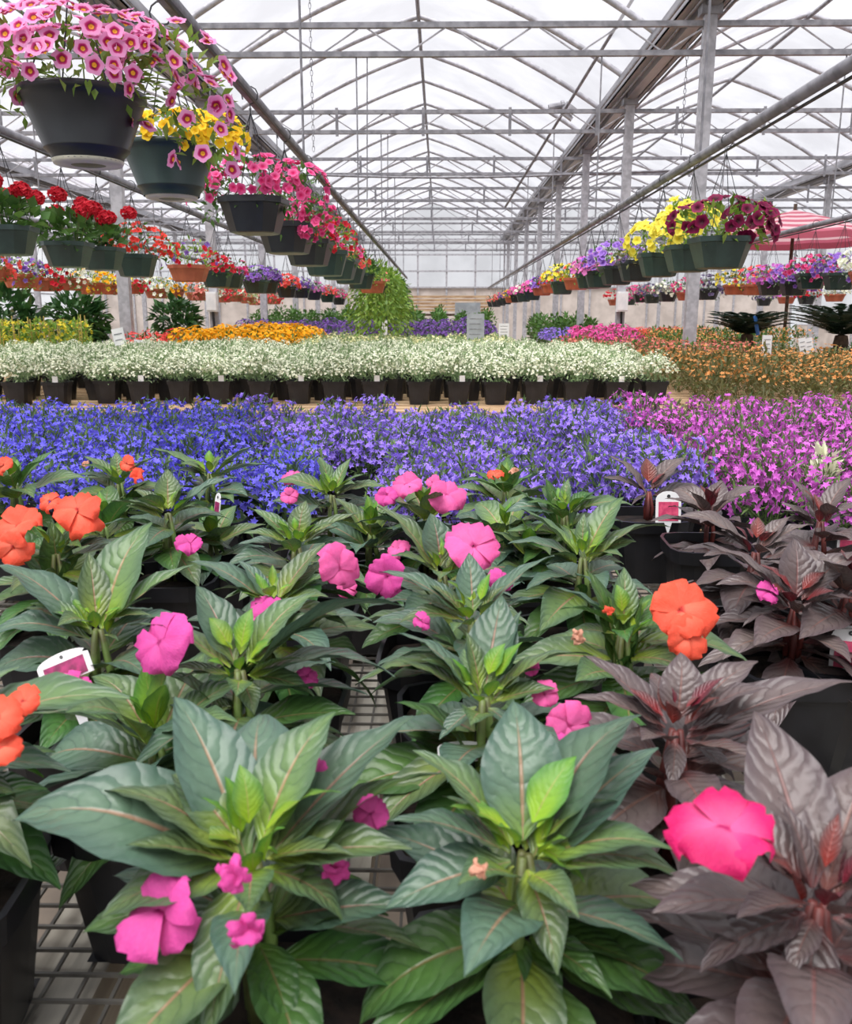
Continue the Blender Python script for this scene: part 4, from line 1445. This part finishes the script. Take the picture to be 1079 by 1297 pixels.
def saucer(bot):
    m = MB()
    m.lathe([(bot * .45, .003), (bot * .5, 0), (bot * .92, .002), (bot * .97, .012), (bot * .9, .012)], 30)
    return m.mesh('saucer', M['saucer'], True)


PH2 = .16
POTS = {('oct', c): oct_pot(M[c], .145, .105, PH2) for c in ('potgreen', 'potdark')}
POTS[('oct', 'potterra')] = oct_pot(M['potterra'], .15, .115, .13)
PHS = {'potterra': .13}
POTS[('round', 'potdark')] = round_pot(M['potdark'], .148, .088, .17)
POTS[('round', 'potgreen')] = round_pot(M['potgreen'], .148, .094, .17)
SAUCER = saucer(.090)
m = MB()
m.lathe([(.045, -.002), (.002, -.004)], 20)
DRAIN = m.mesh('drain', M['pot'])


def hanger_mesh(top_r, h, up, sq):
    """wires from the rim to a hook over the pipe; z=0 is the pot's base, up = pipe height"""
    m = MB()
    n = 4
    for k in range(n):
        a = 2 * math.pi * k / n + math.pi / 4
        m.tube([(top_r * math.cos(a), top_r * math.sin(a), h - .01), (0, 0, up - .07)], .0022, 4)
    ring = [(0, 0, up - .07)] + [(.036 * math.sin(a), 0, up - .036 * math.cos(a)) for a in np.linspace(.0, 5.2, 10)]
    m.tube(ring, .003, 5)
    return m.mesh('hanger', M['hanger'])


FLM = {}
BASK = {'nL': 0}


def near_flower(key, petals=5, lobe=.10):
    kk = (key, petals)
    if kk not in FLM:
        FLM[kk] = flower_mesh('flower', FM[key], petals, 20, lobe)
    return FLM[kk]


def basket(x, y, label, fkey, shape='oct', pot='potgreen', rim=CAMZ + .50, nb=70, fr=.022, fol='f_mid', ells=None, nl=170, single=0, group='hanging baskets', sc=1.0, ll=.045, fkey2=None, petals=5, rz=None, lw=.45, fs=.0, railz=None):
    ph = .17 if shape == 'round' else PHS.get(pot, PH2)
    z0 = rim - ph * sc
    t = thing('hanging_basket', label, 'hanging basket', (x, y, z0), group)
    rz = r5.uniform(-.12, .12) if rz is None else rz
    t.rotation_euler = (0, 0, rz)
    p = obj('pot', POTS[(shape, pot)], t)
    p.scale = (sc, sc, sc)
    if shape == 'round':
        s = obj('saucer', SAUCER, p)
        obj('drain', DRAIN, p, loc=(0, 0, .004))
    obj('hanger', hanger_mesh(.14 * sc, ph * sc, (railz or RAILZ) - z0, shape == 'oct'), t)
    e = ells or [(0, 0, ph + .05, .19, .19, .12), (0, -.03, ph + .0, .2, .18, .07)]
    e = [tuple(v * sc for v in q) for q in e]
    obj('foliage', foliage('foliage', nl, e, ll * sc, lw, M[fol], r5, .3, .5, None, 14, (0, 0, ph * sc)), t)
    if nb:
        keys = [fkey] + ([fkey2] if fkey2 else [])
        for q in keys:
            o = obj('blossoms', blossoms('blossoms', nb // len(keys), e, fr * sc, FM[q], r5, petals, .92, .2, .72, .012, -.55, front=.3), t)
            o['kind'] = 'stuff'
    if single:
        pp, nr = ell_points(single * 4, e, r5, .93)
        ok = (nr[:, 2] > -.55) & (nr[:, 1] < .55)
        pp, nr = pp[ok][:single], nr[ok][:single]
        me = near_flower(fkey)
        for q in range(len(pp)):
            z = nr[q] + np.array([0, -.35, .15]) + r5.normal(0, .22, 3)
            obj('flower', me, t, mw=face_dir(pp[q] + nr[q] * .02, z, (fs or fr) * r5.uniform(.85, 1.12), r5.uniform(0, 6)))
    return t


def xat(px, Y):
    return PY(px, 402, Y).x


# pipe over the left aisle: two round baskets, then faceted ones
basket(-.895, 2.33, 'round charcoal basket overflowing with pink dark-throated calibrachoa, nearest the viewer', 'calib', 'round', 'potdark', CAMZ + .545, 0, .024, 'f_lime',
       [(0, 0, .23, .27, .22, .11), (.0, -.1, .19, .25, .12, .08), (.24, -.02, .18, .12, .14, .13), (-.26, .0, .17, .12, .15, .09), (.29, .02, .08, .07, .08, .12)], 620, 260, sc=1.0, ll=.035, fs=.0215, rz=0)
basket(-.90, 3.05, 'round green basket of bright yellow calibrachoa spilling to one side', 'yellow', 'round', 'potgreen', CAMZ + .555, 0, .018, 'f_lime',
       [(.03, 0, .19, .16, .15, .06), (.15, -.02, .18, .10, .12, .07)], 160, 200, fs=.016, rz=0)
basket(RL, 4.1, 'charcoal basket of pink petunias right behind the yellow round basket', 'pink', 'oct', 'potdark', CAMZ + .52, 60, .022, 'f_mid', [(0, 0, .22, .22, .2, .12), (-.18, -.02, .17, .12, .12, .12), (.2, 0, .2, .14, .12, .11)], 260, 110, sc=.95, fs=.022)
basket(RL, 4.95, 'charcoal basket of pink petunias, second of the faceted ones on its pipe', 'pink', 'oct', 'potdark', CAMZ + .50, 110, .024, 'f_mid', [(0, 0, .2, .22, .2, .13), (.16, -.03, .16, .13, .12, .13)], 240)
basket(RL, 5.75, 'charcoal basket of wine red petunias, third of the faceted ones', 'red', 'oct', 'potdark', CAMZ + .48, 110, .024, 'f_mid', fkey2='pink')
basket(RL, 6.55, 'green faceted basket of red and green trailing flowers, fourth on its pipe', 'red', 'oct', 'potgreen', CAMZ + .47, 90, .024, 'f_lime', [(0, 0, .22, .21, .2, .15)], 240, sc=1.1)
basket(RL, 7.4, 'green faceted basket with crimson flowers, fifth on its pipe', 'red', 'oct', 'potgreen', CAMZ + .47, 80, .024, 'f_mid', fkey2='pink', sc=1.05)
basket(RL, 8.25, 'green faceted basket with coral flowers, sixth on its pipe', 'coral', 'oct', 'potgreen', CAMZ + .46, 60, .024, 'f_lime')
basket(RL, 9.4, 'green faceted basket of plain foliage before the trailing vines', 'lemon', 'oct', 'potgreen', CAMZ + .45, 0, .02, 'f_mid', [(0, 0, .2, .2, .2, .14)], 220, ll=.07)
basket(RL + .06, 10.2, 'small terracotta basket hanging low before the trailing vines', 'peach', 'oct', 'potterra', CAMZ + .40, 14, .02, 'f_lime', sc=1.0)

# trailing vine baskets at the end of that pipe
for k, (yy, L, mt_, lb) in enumerate(((11.2, .72, 'f_lime', 'lime green trailing vine basket, nearest of the four vines'), (12.3, .8, 'f_lime', 'lime green trailing vine basket with the longest strands, second of the vines'),
                                      (13.6, .76, 'f_mid', 'mid green trailing vine basket, third of the vines'), (15.2, .66, 'f_lime', 'lime green trailing vine basket, furthest of the vines'))):
    t = basket(RL + .05, yy, lb, 'white', 'oct', 'potgreen', CAMZ + .46, 0, .02, mt_, [(0, 0, .2, .26, .26, .16)], 320, ll=.07)
    Ps, Ds = [], []
    for s in range(46):
        a = r5.uniform(0, 6.28)
        rr = r5.uniform(.14, .3)
        ln = L * r5.uniform(.5, 1.0)
        for q in range(18):
            f = q / 17
            Ps.append((math.cos(a) * (rr + .10 * f) + r5.normal(0, .02), math.sin(a) * (rr + .10 * f) + r5.normal(0, .02), .17 - ln * f))
            Ds.append((math.cos(a) * .7 + r5.normal(0, .4), math.sin(a) * .7 + r5.normal(0, .4), -.5 + r5.normal(0, .3)))
    V, F = leaf_cards(len(Ps), np.array(Ps), np.array(Ds), .075, .5, r5)
    o = obj('strands', np_mesh('strands', V, F, M[mt_]), t)

# pipe over the right aisle
RBS = [
    (3.02, 'maroon', None, 'potgreen', 'maroon petunia basket cut off by the frame, nearest on the right pipe', dict(nb=0, single=16, fs=.035, ells=[(0, 0, .2, .17, .17, .1)], sc=.95)),
    (5.12, 'maroon', None, 'potgreen', 'green faceted basket of large maroon petunias, lime leaves spilling over', dict(nb=0, single=58, fs=.037, ells=[(0, 0, .23, .26, .22, .12), (.16, 0, .22, .13, .14, .12)], fol='f_lime', sc=1.05, ll=.06, nl=240)),
    (5.75, 'lemon', None, 'potgreen', 'green faceted basket of lemon petunias touching the maroon one', dict(nb=0, single=75, fs=.030, ells=[(0, 0, .25, .22, .2, .15), (-.05, 0, .34, .12, .12, .1)], fol='f_lime', nl=240)),
    (6.5, 'lemon', None, 'potgreen', 'green faceted basket of lemon petunias, second of the yellow ones', dict(nb=0, single=70, fs=.030, ells=[(0, 0, .24, .24, .2, .15)], fol='f_lime', nl=240)),
    (7.25, 'dusk', 'lemon', 'potdark', 'charcoal basket with few dusky flowers behind the lemon petunias', dict(nb=40, fol='f_bronze')),
    (8.05, 'lavender', None, 'potdark', 'charcoal basket of lavender petunias over the hanging grey card', dict(nb=0, single=55, fs=.03, ells=[(0, 0, .22, .25, .2, .15)])),
    (8.9, 'lavender', 'rosepink', 'potgreen', 'green basket of mixed lavender and pink petunias', dict(nb=110, fr=.03)),
    (9.5, 'magenta', 'rosepink', 'potgreen', 'green basket of magenta and pink petunias before the terracotta one', dict(nb=100, fr=.028)),
    (10.4, 'scarlet', None, 'potterra', 'terracotta basket with sparse red flowers on the right pipe', dict(nb=20, fol='f_lime')),
    (11.6, 'lemon', None, 'potgreen', 'dark green basket of yellow flowers down the right pipe', dict(nb=110, fr=.028, ells=[(0, 0, .22, .26, .22, .15)])),
    (12.7, 'scarlet', None, 'potterra', 'terracotta basket with red flowers, second terracotta down the right pipe', dict(nb=50)),
    (13.9, 'lavender', None, 'potterra', 'terracotta basket of pale purple flowers down the right pipe', dict(nb=90, fr=.028)),
    (15.3, 'hotpink', None, 'potgreen', 'green basket of hot pink flowers down the right pipe', dict(nb=110, fr=.03)),
    (16.9, 'white', 'hotpink', 'potgreen', 'green basket of white and pink flowers down the right pipe', dict(nb=100, fr=.03)),
    (18.4, 'hotpink', None, 'potdark', 'charcoal basket of hot pink flowers far down the right pipe', dict(nb=100, fr=.03)),
    (19.8, 'gold', None, 'potterra', 'terracotta basket of yellow flowers far down the right pipe', dict(nb=70)),
    (21.4, 'purple', None, 'potdark', 'charcoal basket of purple flowers far down the right pipe', dict(nb=80)),
    (23.2, 'coral', None, 'potdark', 'charcoal basket of coral flowers, third from the right pipe end', dict(nb=70)),
    (25.2, 'coral', None, 'potdark', 'charcoal basket of coral flowers, second from the right pipe end', dict(nb=70)),
    (27.4, 'peach', None, 'potdark', 'charcoal basket of peach flowers at the right pipe end', dict(nb=70)),
]
for (yy, c1, c2, pot, lb, kw) in RBS:
    basket(RR + (.0 if yy > 3.5 else .02), yy, lb, c1, 'oct', pot, CAMZ + r5.uniform(.44, .47) + (.0 if yy > 8 else -.01), fkey2=c2, **kw)

# red geranium pipe, left
LBS = [
    (4.85, 'red', 'potgreen', 'green basket of red geraniums with a small white tag, cut by the frame', dict(nb=0), 1),
    (5.52, 'red', 'potgreen', 'green basket of red geraniums above the near left post', dict(nb=0), 1),
    (6.1, 'red', 'potgreen', 'green basket of red geraniums directly beside the near left post', dict(nb=0), 1),
    (6.75, 'scarlet', 'potgreen', 'green basket of scarlet begonias, next after the geraniums', dict(nb=120, fr=.024, ells=[(0, 0, .24, .24, .2, .15), (.2, 0, .2, .12, .12, .1)]), 0),
    (8.15, 'purple', 'potterra', 'terracotta basket of purple and yellow-green mixed planting', dict(nb=40, fol='f_lime', fkey2='red', ells=[(0, 0, .18, .25, .2, .15)], sc=1.1), 0),
    (9.1, 'red', 'potgreen', 'green basket of red flowers just after the mixed terracotta one', dict(nb=60, fr=.03), 0),
    (9.9, 'pink', 'potgreen', 'green basket of deep pink flowers, two after the mixed terracotta one', dict(nb=50, fr=.03), 0),
    (11.0, 'lavender', 'potgreen', 'green basket of lavender flowers in the left middle pipe', dict(nb=70, fr=.03), 0),
    (12.0, 'purple', 'potdark', 'charcoal basket of deep purple petunias in the left middle pipe', dict(nb=110, fr=.034), 0),
    (13.2, 'coral', 'potdark', 'charcoal basket of coral pink petunias after the purple one', dict(nb=100, fr=.034), 0),
    (14.8, 'purple', 'potdark', 'charcoal basket of dusky flowers far along the left pipe', dict(nb=60, fr=.03), 0),
    (16.4, 'rosepink', 'potdark', 'charcoal basket of rose flowers far along the left pipe', dict(nb=70, fr=.03), 0),
    (18.2, 'coral', 'potgreen', 'green basket of coral flowers far along the left pipe', dict(nb=70, fr=.03), 0),
    (20.4, 'pink', 'potdark', 'charcoal basket of pink flowers at the left pipe end', dict(nb=70, fr=.03), 0),
]
# geranium head: a ball of small red florets (part of its basket)
HEADS = {}
for c in ('red', 'scarlet'):
    HEADS[c] = blossoms('flower_head', 60, [(0, 0, 0, .05, .05, .042)], .018, FM[c], r5, 5, .9, .2, .7, .0, -.8)
for (yy, c1, pot, lb, kw, ger) in LBS:
    t = basket(RL2 + r5.uniform(-.03, .03), yy, lb, c1, 'oct', pot, CAMZ + r5.uniform(.44, .475), group='hanging baskets', **({**kw, **(dict(fol='f_mid', ells=[(0, 0, .21, .2, .18, .11), (0, 0, .26, .14, .14, .1)], ll=.075, lw=.9, nl=150, sc=.92) if ger else {})}))
    if ger:
        for q in range(8):
            a = q * .8 + r5.uniform(-.3, .3)
            rr = r5.uniform(.05, .22)
            hd = obj('flower_head', HEADS['red'], t, loc=(rr * math.cos(a), rr * math.sin(a), r5.uniform(.30, .42)))
            s = r5.uniform(.75, 1.15)
            hd.scale = (s, s, s)
            mm = MB()
            mm.tube([(0, 0, 0), (-rr * .5 * math.cos(a), -rr * .5 * math.sin(a), -.22)], .003, 4)
            obj('flower_stalk', mm.mesh('flower_stalk', M['stem']), hd)

# terracotta row beyond the left posts
cols = ['coral', 'purple', 'red', 'white', 'gold', 'lemon', 'red', 'white', 'gold', 'peach', 'white', 'red', 'coral', 'white', 'peach', 'coral', 'red']
yy = 8.1
for k, c in enumerate(cols):
    basket(RL3 + r5.uniform(-.05, .05), yy, 'terracotta basket with %s flowers beyond the left posts, %s along its pipe' % ({'gold': 'golden', 'lemon': 'yellow'}.get(c, c), ORD[k]), c, 'oct', 'potterra', CAMZ + .42 + r5.uniform(-.03, .03), nb=55, fr=.03,
           fol=['f_mid', 'f_lime', 'f_dark'][k % 3], group='terracotta baskets beyond the left posts', ells=[(0, 0, .17, .24, .2, .12), (.1, -.1, .08, .14, .1, .1)])
    yy += .62 if k < 6 else 1.0
# right aisle second pipe
cols = [('white', 'potterra', 'white'), ('lavender', 'potgreen', 'lavender'), ('pink', 'potgreen', 'deep pink'), ('lavender', 'potdark', 'pale lavender'), ('magenta', 'potdark', 'magenta'), ('coral', 'potterra', 'coral'), ('lemon', 'potterra', 'yellow'),
        ('dusk', 'potdark', 'dusky'), ('pink', 'potterra', 'pink'), ('white', 'potdark', 'white and silver'), ('dusk', 'potgreen', 'grey-violet'), ('pink', 'potdark', 'rosy'), ('hotpink', 'potgreen', 'vivid pink'), ('red', 'potterra', 'red')]
yy = 8.3
for k, (c, pot, nm) in enumerate(cols):
    basket(RR2 + r5.uniform(-.05, .05), yy, '%s flowered basket on the pipe before the umbrella, %s along' % (nm, ORD[k]), c, 'oct', pot, CAMZ + .42 + r5.uniform(-.03, .03), nb=110 if k < 5 else 70, fr=.03,
           fol=['f_mid', 'f_euca', 'f_dark'][k % 3], group='baskets on the umbrella side pipe', ells=[(0, 0, .2, .27, .22, .15), (.1, -.1, .1, .16, .1, .1)])
    yy += .62 if k < 6 else 1.15
yy = 11.0
for k, c in enumerate(['hotpink', 'dusk', 'coral', 'gold', 'white', 'red', 'magenta', 'dusk']):
    basket(RR3 + r5.uniform(-.05, .05), yy, 'basket with %s flowers on the furthest right pipe, %s along' % ({'hotpink': 'hot pink', 'dusk': 'dusky violet', 'gold': 'golden'}.get(c, c), ORD[k]), c, 'oct', ['potterra', 'potdark'][k % 2], CAMZ + .40, nb=60, fr=.03, fol='f_mid', group='baskets on the furthest right pipe',
           ells=[(0, 0, .18, .25, .2, .13)])
    yy += 1.2

# an empty wire hook left on the right pipe
t = thing('wire_hook', 'empty curled wire hook left hanging on the right pipe', 'hook', (RR, 3.5, RAILZ))
m = MB()
m.tube([(.036 * math.sin(a), 0, -.036 * math.cos(a)) for a in np.linspace(0, 5.6, 12)], .003, 5)
m.tube([(0, 0, -.036), (.01, 0, -.07), (.05, -.01, -.06), (.065, -.01, -.1), (.03, 0, -.13), (-.005, 0, -.1), (.01, 0, -.05)], .0025, 5)
obj('loop', m.mesh('loop', M['hanger'], True), t)
m = MB()
m.tube([(0, 0, -.036), (.02, 0, -.15), (.045, 0, -.23)], .0025, 5)
obj('tail_wire', m.mesh('tail_wire', M['hanger']), t)

# ---------------------------------------------------------------- umbrella
M['stripe'] = None


def mat_stripe():
    m, nt, b_ = new_mat('striped_canvas')
    uv = nt.nodes.new('ShaderNodeUVMap')
    sp = nt.nodes.new('ShaderNodeSeparateXYZ')
    nt.links.new(uv.outputs[0], sp.inputs[0])
    f = mth(nt, 'FRACT', mth(nt, 'MULTIPLY', sp.outputs[0], 5.2))
    g = smooth(nt, mth(nt, 'ABSOLUTE', mth(nt, 'SUBTRACT', f, .5)), .22, .26)
    c = mixc(nt, g, lin((232, 196, 204)), lin((196, 104, 126)))
    nt.links.new(c, b_.inputs['Base Color'])
    b_.inputs['Roughness'].default_value = .8
    translucent_mix(nt, b_, c, .4)
    return m


ux, uy = PY(1004, 300, 13.3).x, 13.3
um = thing('market_umbrella', 'open pink and white striped market umbrella above the palms', 'umbrella', (ux, uy, 0))
ZT, ZE, UR = CAMZ + 1.52, CAMZ + 1.14, 1.2
V, UVs, F = [], [], []
ns, nr_ = 8, 6
for i in range(nr_ + 1):
    f = i / nr_
    for k in range(ns * 3):
        a = 2 * math.pi * k / (ns * 3) + .2
        dent = 1 - .05 * f * (1 if k % 3 else 0)
        V.append((UR * f * math.cos(a) * dent, UR * f * math.sin(a) * dent, ZT - (ZT - ZE) * f ** 1.1 - (.02 * f if k % 3 else 0)))
        UVs.append((f, k / (ns * 3)))
q = ns * 3
for i in range(nr_):
    for k in range(q):
        F.append((i * q + k, i * q + (k + 1) % q, (i + 1) * q + (k + 1) % q, (i + 1) * q + k))
obj('canopy', np_mesh('canopy', V, F, mat_stripe(), UVs, False), um)
V, UVs, F = [], [], []
for i in range(2):
    for k in range(q):
        a = 2 * math.pi * k / q + .2
        dent = 1 - .05 * (1 if k % 3 else 0)
        V.append((UR * math.cos(a) * dent, UR * math.sin(a) * dent, ZE - (.02 if k % 3 else 0) - .09 * i))
        UVs.append((.93 + .07 * i, 0))
for k in range(q):
    F.append((k, (k + 1) % q, q + (k + 1) % q, q + k))
obj('valance', np_mesh('valance', V, F, bpy.data.materials['striped_canvas'], UVs, False), um)
m = MB()
m.tube([(0, 0, .05), (0, 0, ZT + .08)], .025, 8)
obj('pole', m.mesh('pole', M['bark'], True), um)
m = MB()
m.lathe([(0, 0), (.28, 0), (.28, .05), (.06, .08), (.05, .3), (0, .3)], 20)
obj('base', m.mesh('base', M['pot'], True), um)
for k in range(ns):
    a = 2 * math.pi * k / ns + .2
    m = MB()
    m.tube([(0, 0, ZE + .06), (UR * .55 * math.cos(a), UR * .55 * math.sin(a), ZT - (ZT - ZE) * .55 - .01)], .009, 5)
    obj('rib', m.mesh('rib', M['bark']), um)

# ---------------------------------------------------------------- sago palms


def palm(x, y, z, label, n=26, L=.62):
    t = thing('sago_palm', label, 'palm', (x, y, z), 'sago palms below the umbrella')
    m = MB()
    m.lathe([(.11, 0), (.13, 0), (.16, .2), (.15, .2), (.001, .19)], 16)
    obj('pot', m.mesh('pot', M['pot']), t)
    m = MB()
    m.lathe([(.06, .18), (.075, .24), (.06, .32), (0, .34)], 12)
    obj('trunk', m.mesh('trunk', M['bark']), t)
    for k in range(n):
        a = k * 2.4
        e = math.radians(28 + 54 * (k / n))
        P, D = [], []
        for q in range(26):
            f = (q + 1) / 26
            rr = L * f * math.cos(e * (1 - .45 * f))
            zz = .32 + L * f * math.sin(e) * (1 - .45 * f)
            for s in (-1, 1):
                P.append((rr * math.cos(a), rr * math.sin(a), zz))
                D.append((math.cos(a) * .6 - s * math.sin(a), math.sin(a) * .6 + s * math.cos(a), .25))
        V, F = leaf_cards(len(P), np.array(P), np.array(D), .13, .13, r5)
        obj('frond', np_mesh('frond', V, F, M['f_palm']), t)
    return t


bx_, by_ = PY(948, 402, 9.6).x, 9.6
palm(bx_, by_, BZ, 'dark sago palm with a blue ribbon, beside the umbrella pole', 24, .42)
palm(PY(1068, 402, 9.0).x, 9.0, BZ, 'larger dark sago palm at the frame edge', 30, .55)
m = MB()
m.tube([PY(956, 400, 9.35), PY(958, 414, 9.33), PY(960, 424, 9.35)], .02, 5)
tag(obj('ribbon', m.mesh('ribbon', mat_plain('blue_ribbon', (60, 120, 200)))), 'blue ribbon tied on the sago palm', 'ribbon')

# ---------------------------------------------------------------- leafy shrubs on the left bench


def shrub(x, y, z, label, rad, h, mat, n=420, ll=.13, fl=None, stakes=0, group=None):
    t = thing('leafy_shrub', label, 'potted plant', (x, y, z), group)
    m = MB()
    m.lathe([(.09, 0), (.10, 0), (.125, .18), (.115, .18), (.001, .17)], 14)
    obj('pot', m.mesh('pot', M['pot']), t)
    m = MB()
    m.tube([(0, 0, .16), (.01, .01, h * .6)], .014, 6)
    obj('stem', m.mesh('stem', M['bark']), t)
    e = [(0, 0, .18 + h * .5, rad, rad, h * .5), (rad * .4, -rad * .2, .1 + h * .4, rad * .7, rad * .7, h * .35)]
    obj('foliage', foliage('foliage', n, e, ll, .5, M[mat], r5, .3, .1, .1, 16, (0, 0, .17)), t)
    if fl:
        o = obj('blossoms', blossoms('blossoms', 40, e, .025, FM[fl], r5), t)
        o['kind'] = 'stuff'
    for k in range(stakes):
        m = MB()
        q = r5.uniform(-rad * .6, rad * .6, 2)
        m.tube([(q[0], q[1], .05), (q[0] * 1.1, q[1], .2 + h * r5.uniform(.8, 1.1))], .006, 5)
        obj('stake', m.mesh('stake', M['cane']), t)
    return t


shrub(-4.72, 9.5, BZ, 'large dark green shrub under the terracotta baskets, nearer the frame edge', .42, .62, 'f_dark', 520, .17)
shrub(-4.85, 11.8, BZ, 'large dark green shrub right behind the near left post', .36, .6, 'f_dark', 520, .17)
shrub(-3.7, 12.4, BZ, 'dark green shrub next to the golden bedding', .3, .55, 'f_dark', 420, .15)
shrub(-5.6, 10.5, BZ, 'dark green shrub with drooping leaves at the frame edge', .42, .6, 'f_dark', 420, .15)
k = 0
for j in range(3):
    for i in range(10):
        x, y = -5.0 + i * .19 - j * .06, 8.42 + j * .2
        if abs(x) > .54 * y or x > -3.45:
            continue
        t = shrub(x, y, BZ - (.0), 'small yellow-green staked plant, %s row back, %s counted along the bench' % (ORD[j], ORD[i]), .12, .3, 'f_lime', 70, .06, 'lemon' if (i + j) % 2 else None, 2, 'staked plants behind the white euphorbia')
        k += 1
plank_bench(-4.36, -3.45, 8.35, 8.87, 'narrow pale bench under the staked yellow-green plants')

# ---------------------------------------------------------------- signs, boxes, far table


def sign(x, ybot, wpx, hpx, Y, label, mat='white', lean=0.0, zb=BZ, stick=True, inked=True, rz=0.0):
    p = PY(x, ybot, Y)
    s = (p - Vector((0, 0, CAMZ))).dot(FW) / FPX
    w, h = wpx * s / 2, hpx * s
    t = thing('sign_card', label, 'sign', p, 'sign cards standing in the beds')
    t.rotation_euler = (-.05, lean, rz)
    m = MB()
    m.box(-w, w, -.004, .004, 0, h)
    obj('card', m.mesh('card', M[mat]), t)
    if inked:
        for q in range(4):
            m = MB()
            zz = h * (.82 - q * .2)
            m.box(-w * .7, w * (.7 - .15 * (q % 2)), -.006, -.0045, zz - h * .035, zz)
            obj('print', m.mesh('print', M['ink']), t)
    if stick:
        m = MB()
        m.box(-.008, .008, -.003, .003, min(zb - p.z, -.01), h * .3)
        obj('stick', m.mesh('stick', M[mat]), t)
    return t


sign(157, 452, 15, 36, 7.6, 'white price card leaning at the near left post foot, taller one', lean=-.2)
sign(176, 455, 17, 24, 7.5, 'white price card leaning at the near left post foot, shorter one', lean=.15)
sign(487, 424, 7, 18, 13.2, 'small white card standing before the purple row')
sign(602, 430, 22, 32, 10.5, 'grey square notice board standing in the cream bedding', 'greybox')
sign(638, 428, 13, 18, 11, 'small white card right of the grey notice board')
sign(970, 453, 12, 28, 7.1, 'white upright card in the orange bedding, straight one')
sign(1019, 455, 9, 27, 7.1, 'white card in the orange bedding, leaning one of the pair', lean=-.22)
sign(1027, 455, 9, 27, 7.15, 'white card in the orange bedding, rear one of the leaning pair', lean=-.2)
sign(809, 353, 19, 16, 7.3, 'grey blank card hanging below the dusky basket', 'greybox', inked=False, zb=3, stick=True)
for (gx, Y, w, z0, z1, lb) in ((GUTX[3], 12.96, .075, CAMZ + .08, CAMZ + .36, 'white electrical box on the second right post'), (GUTX[2], 12.96, .075, CAMZ + .08, CAMZ + .36, 'white electrical box on the second left post')):
    t = thing('electrical_box', lb, 'electrical box', (gx, Y - .045, z0))
    m = MB()
    m.box(-w, w, -.12, 0, 0, z1 - z0)
    obj('case', m.mesh('case', M['white']), t)
    m = MB()
    m.box(-w * .9, w * .9, -.13, -.12, .02, z1 - z0 - .02)
    obj('door', m.mesh('door', M['white']), t)
    m = MB()
    m.tube([(0, -.05, 0), (0.02, -.05, -.5), (0.05, -.06, -.9)], .018, 6)
    obj('cable', m.mesh('cable', M['pot']), t)
# grey cabinet and wooden table by the far wall
t = thing('control_cabinet', 'tall grey metal control cabinet behind the notice board', 'cabinet', (PY(592, 402, 20).x, 20, 0))
m = MB()
m.box(-.28, .28, -.2, .2, 0, 1.62)
obj('body', m.mesh('body', M['greybox']), t)
m = MB()
m.box(-.25, .25, -.215, -.2, .1, 1.57)
obj('door', m.mesh('door', M['greybox']), t)
m = MB()
m.box(-.05, .05, -.222, -.215, 1.25, 1.35)
obj('plate', m.mesh('plate', M['white']), t)
t = thing('potting_table', 'brown wooden potting table near the far gable wall', 'table', (PY(560, 402, 30).x, 30, 0))
m = MB()
m.box(-1.6, 1.6, -.4, .4, 1.35, 1.42)
obj('top', m.mesh('top', M['bark']), t)
for sx in (-1.5, 1.5):
    for sy in (-.33, .33):
        m = MB()
        m.box(sx - .05, sx + .05, sy - .05, sy + .05, 0, 1.35)
        obj('leg', m.mesh('leg', M['bark']), t)
for k in range(5):
    m = MB()
    m.box(-1.6, 1.6, .3, .34, 1.5 + k * .11, 1.58 + k * .11)
    obj('back_slat', m.mesh('back_slat', M['wood']), t)
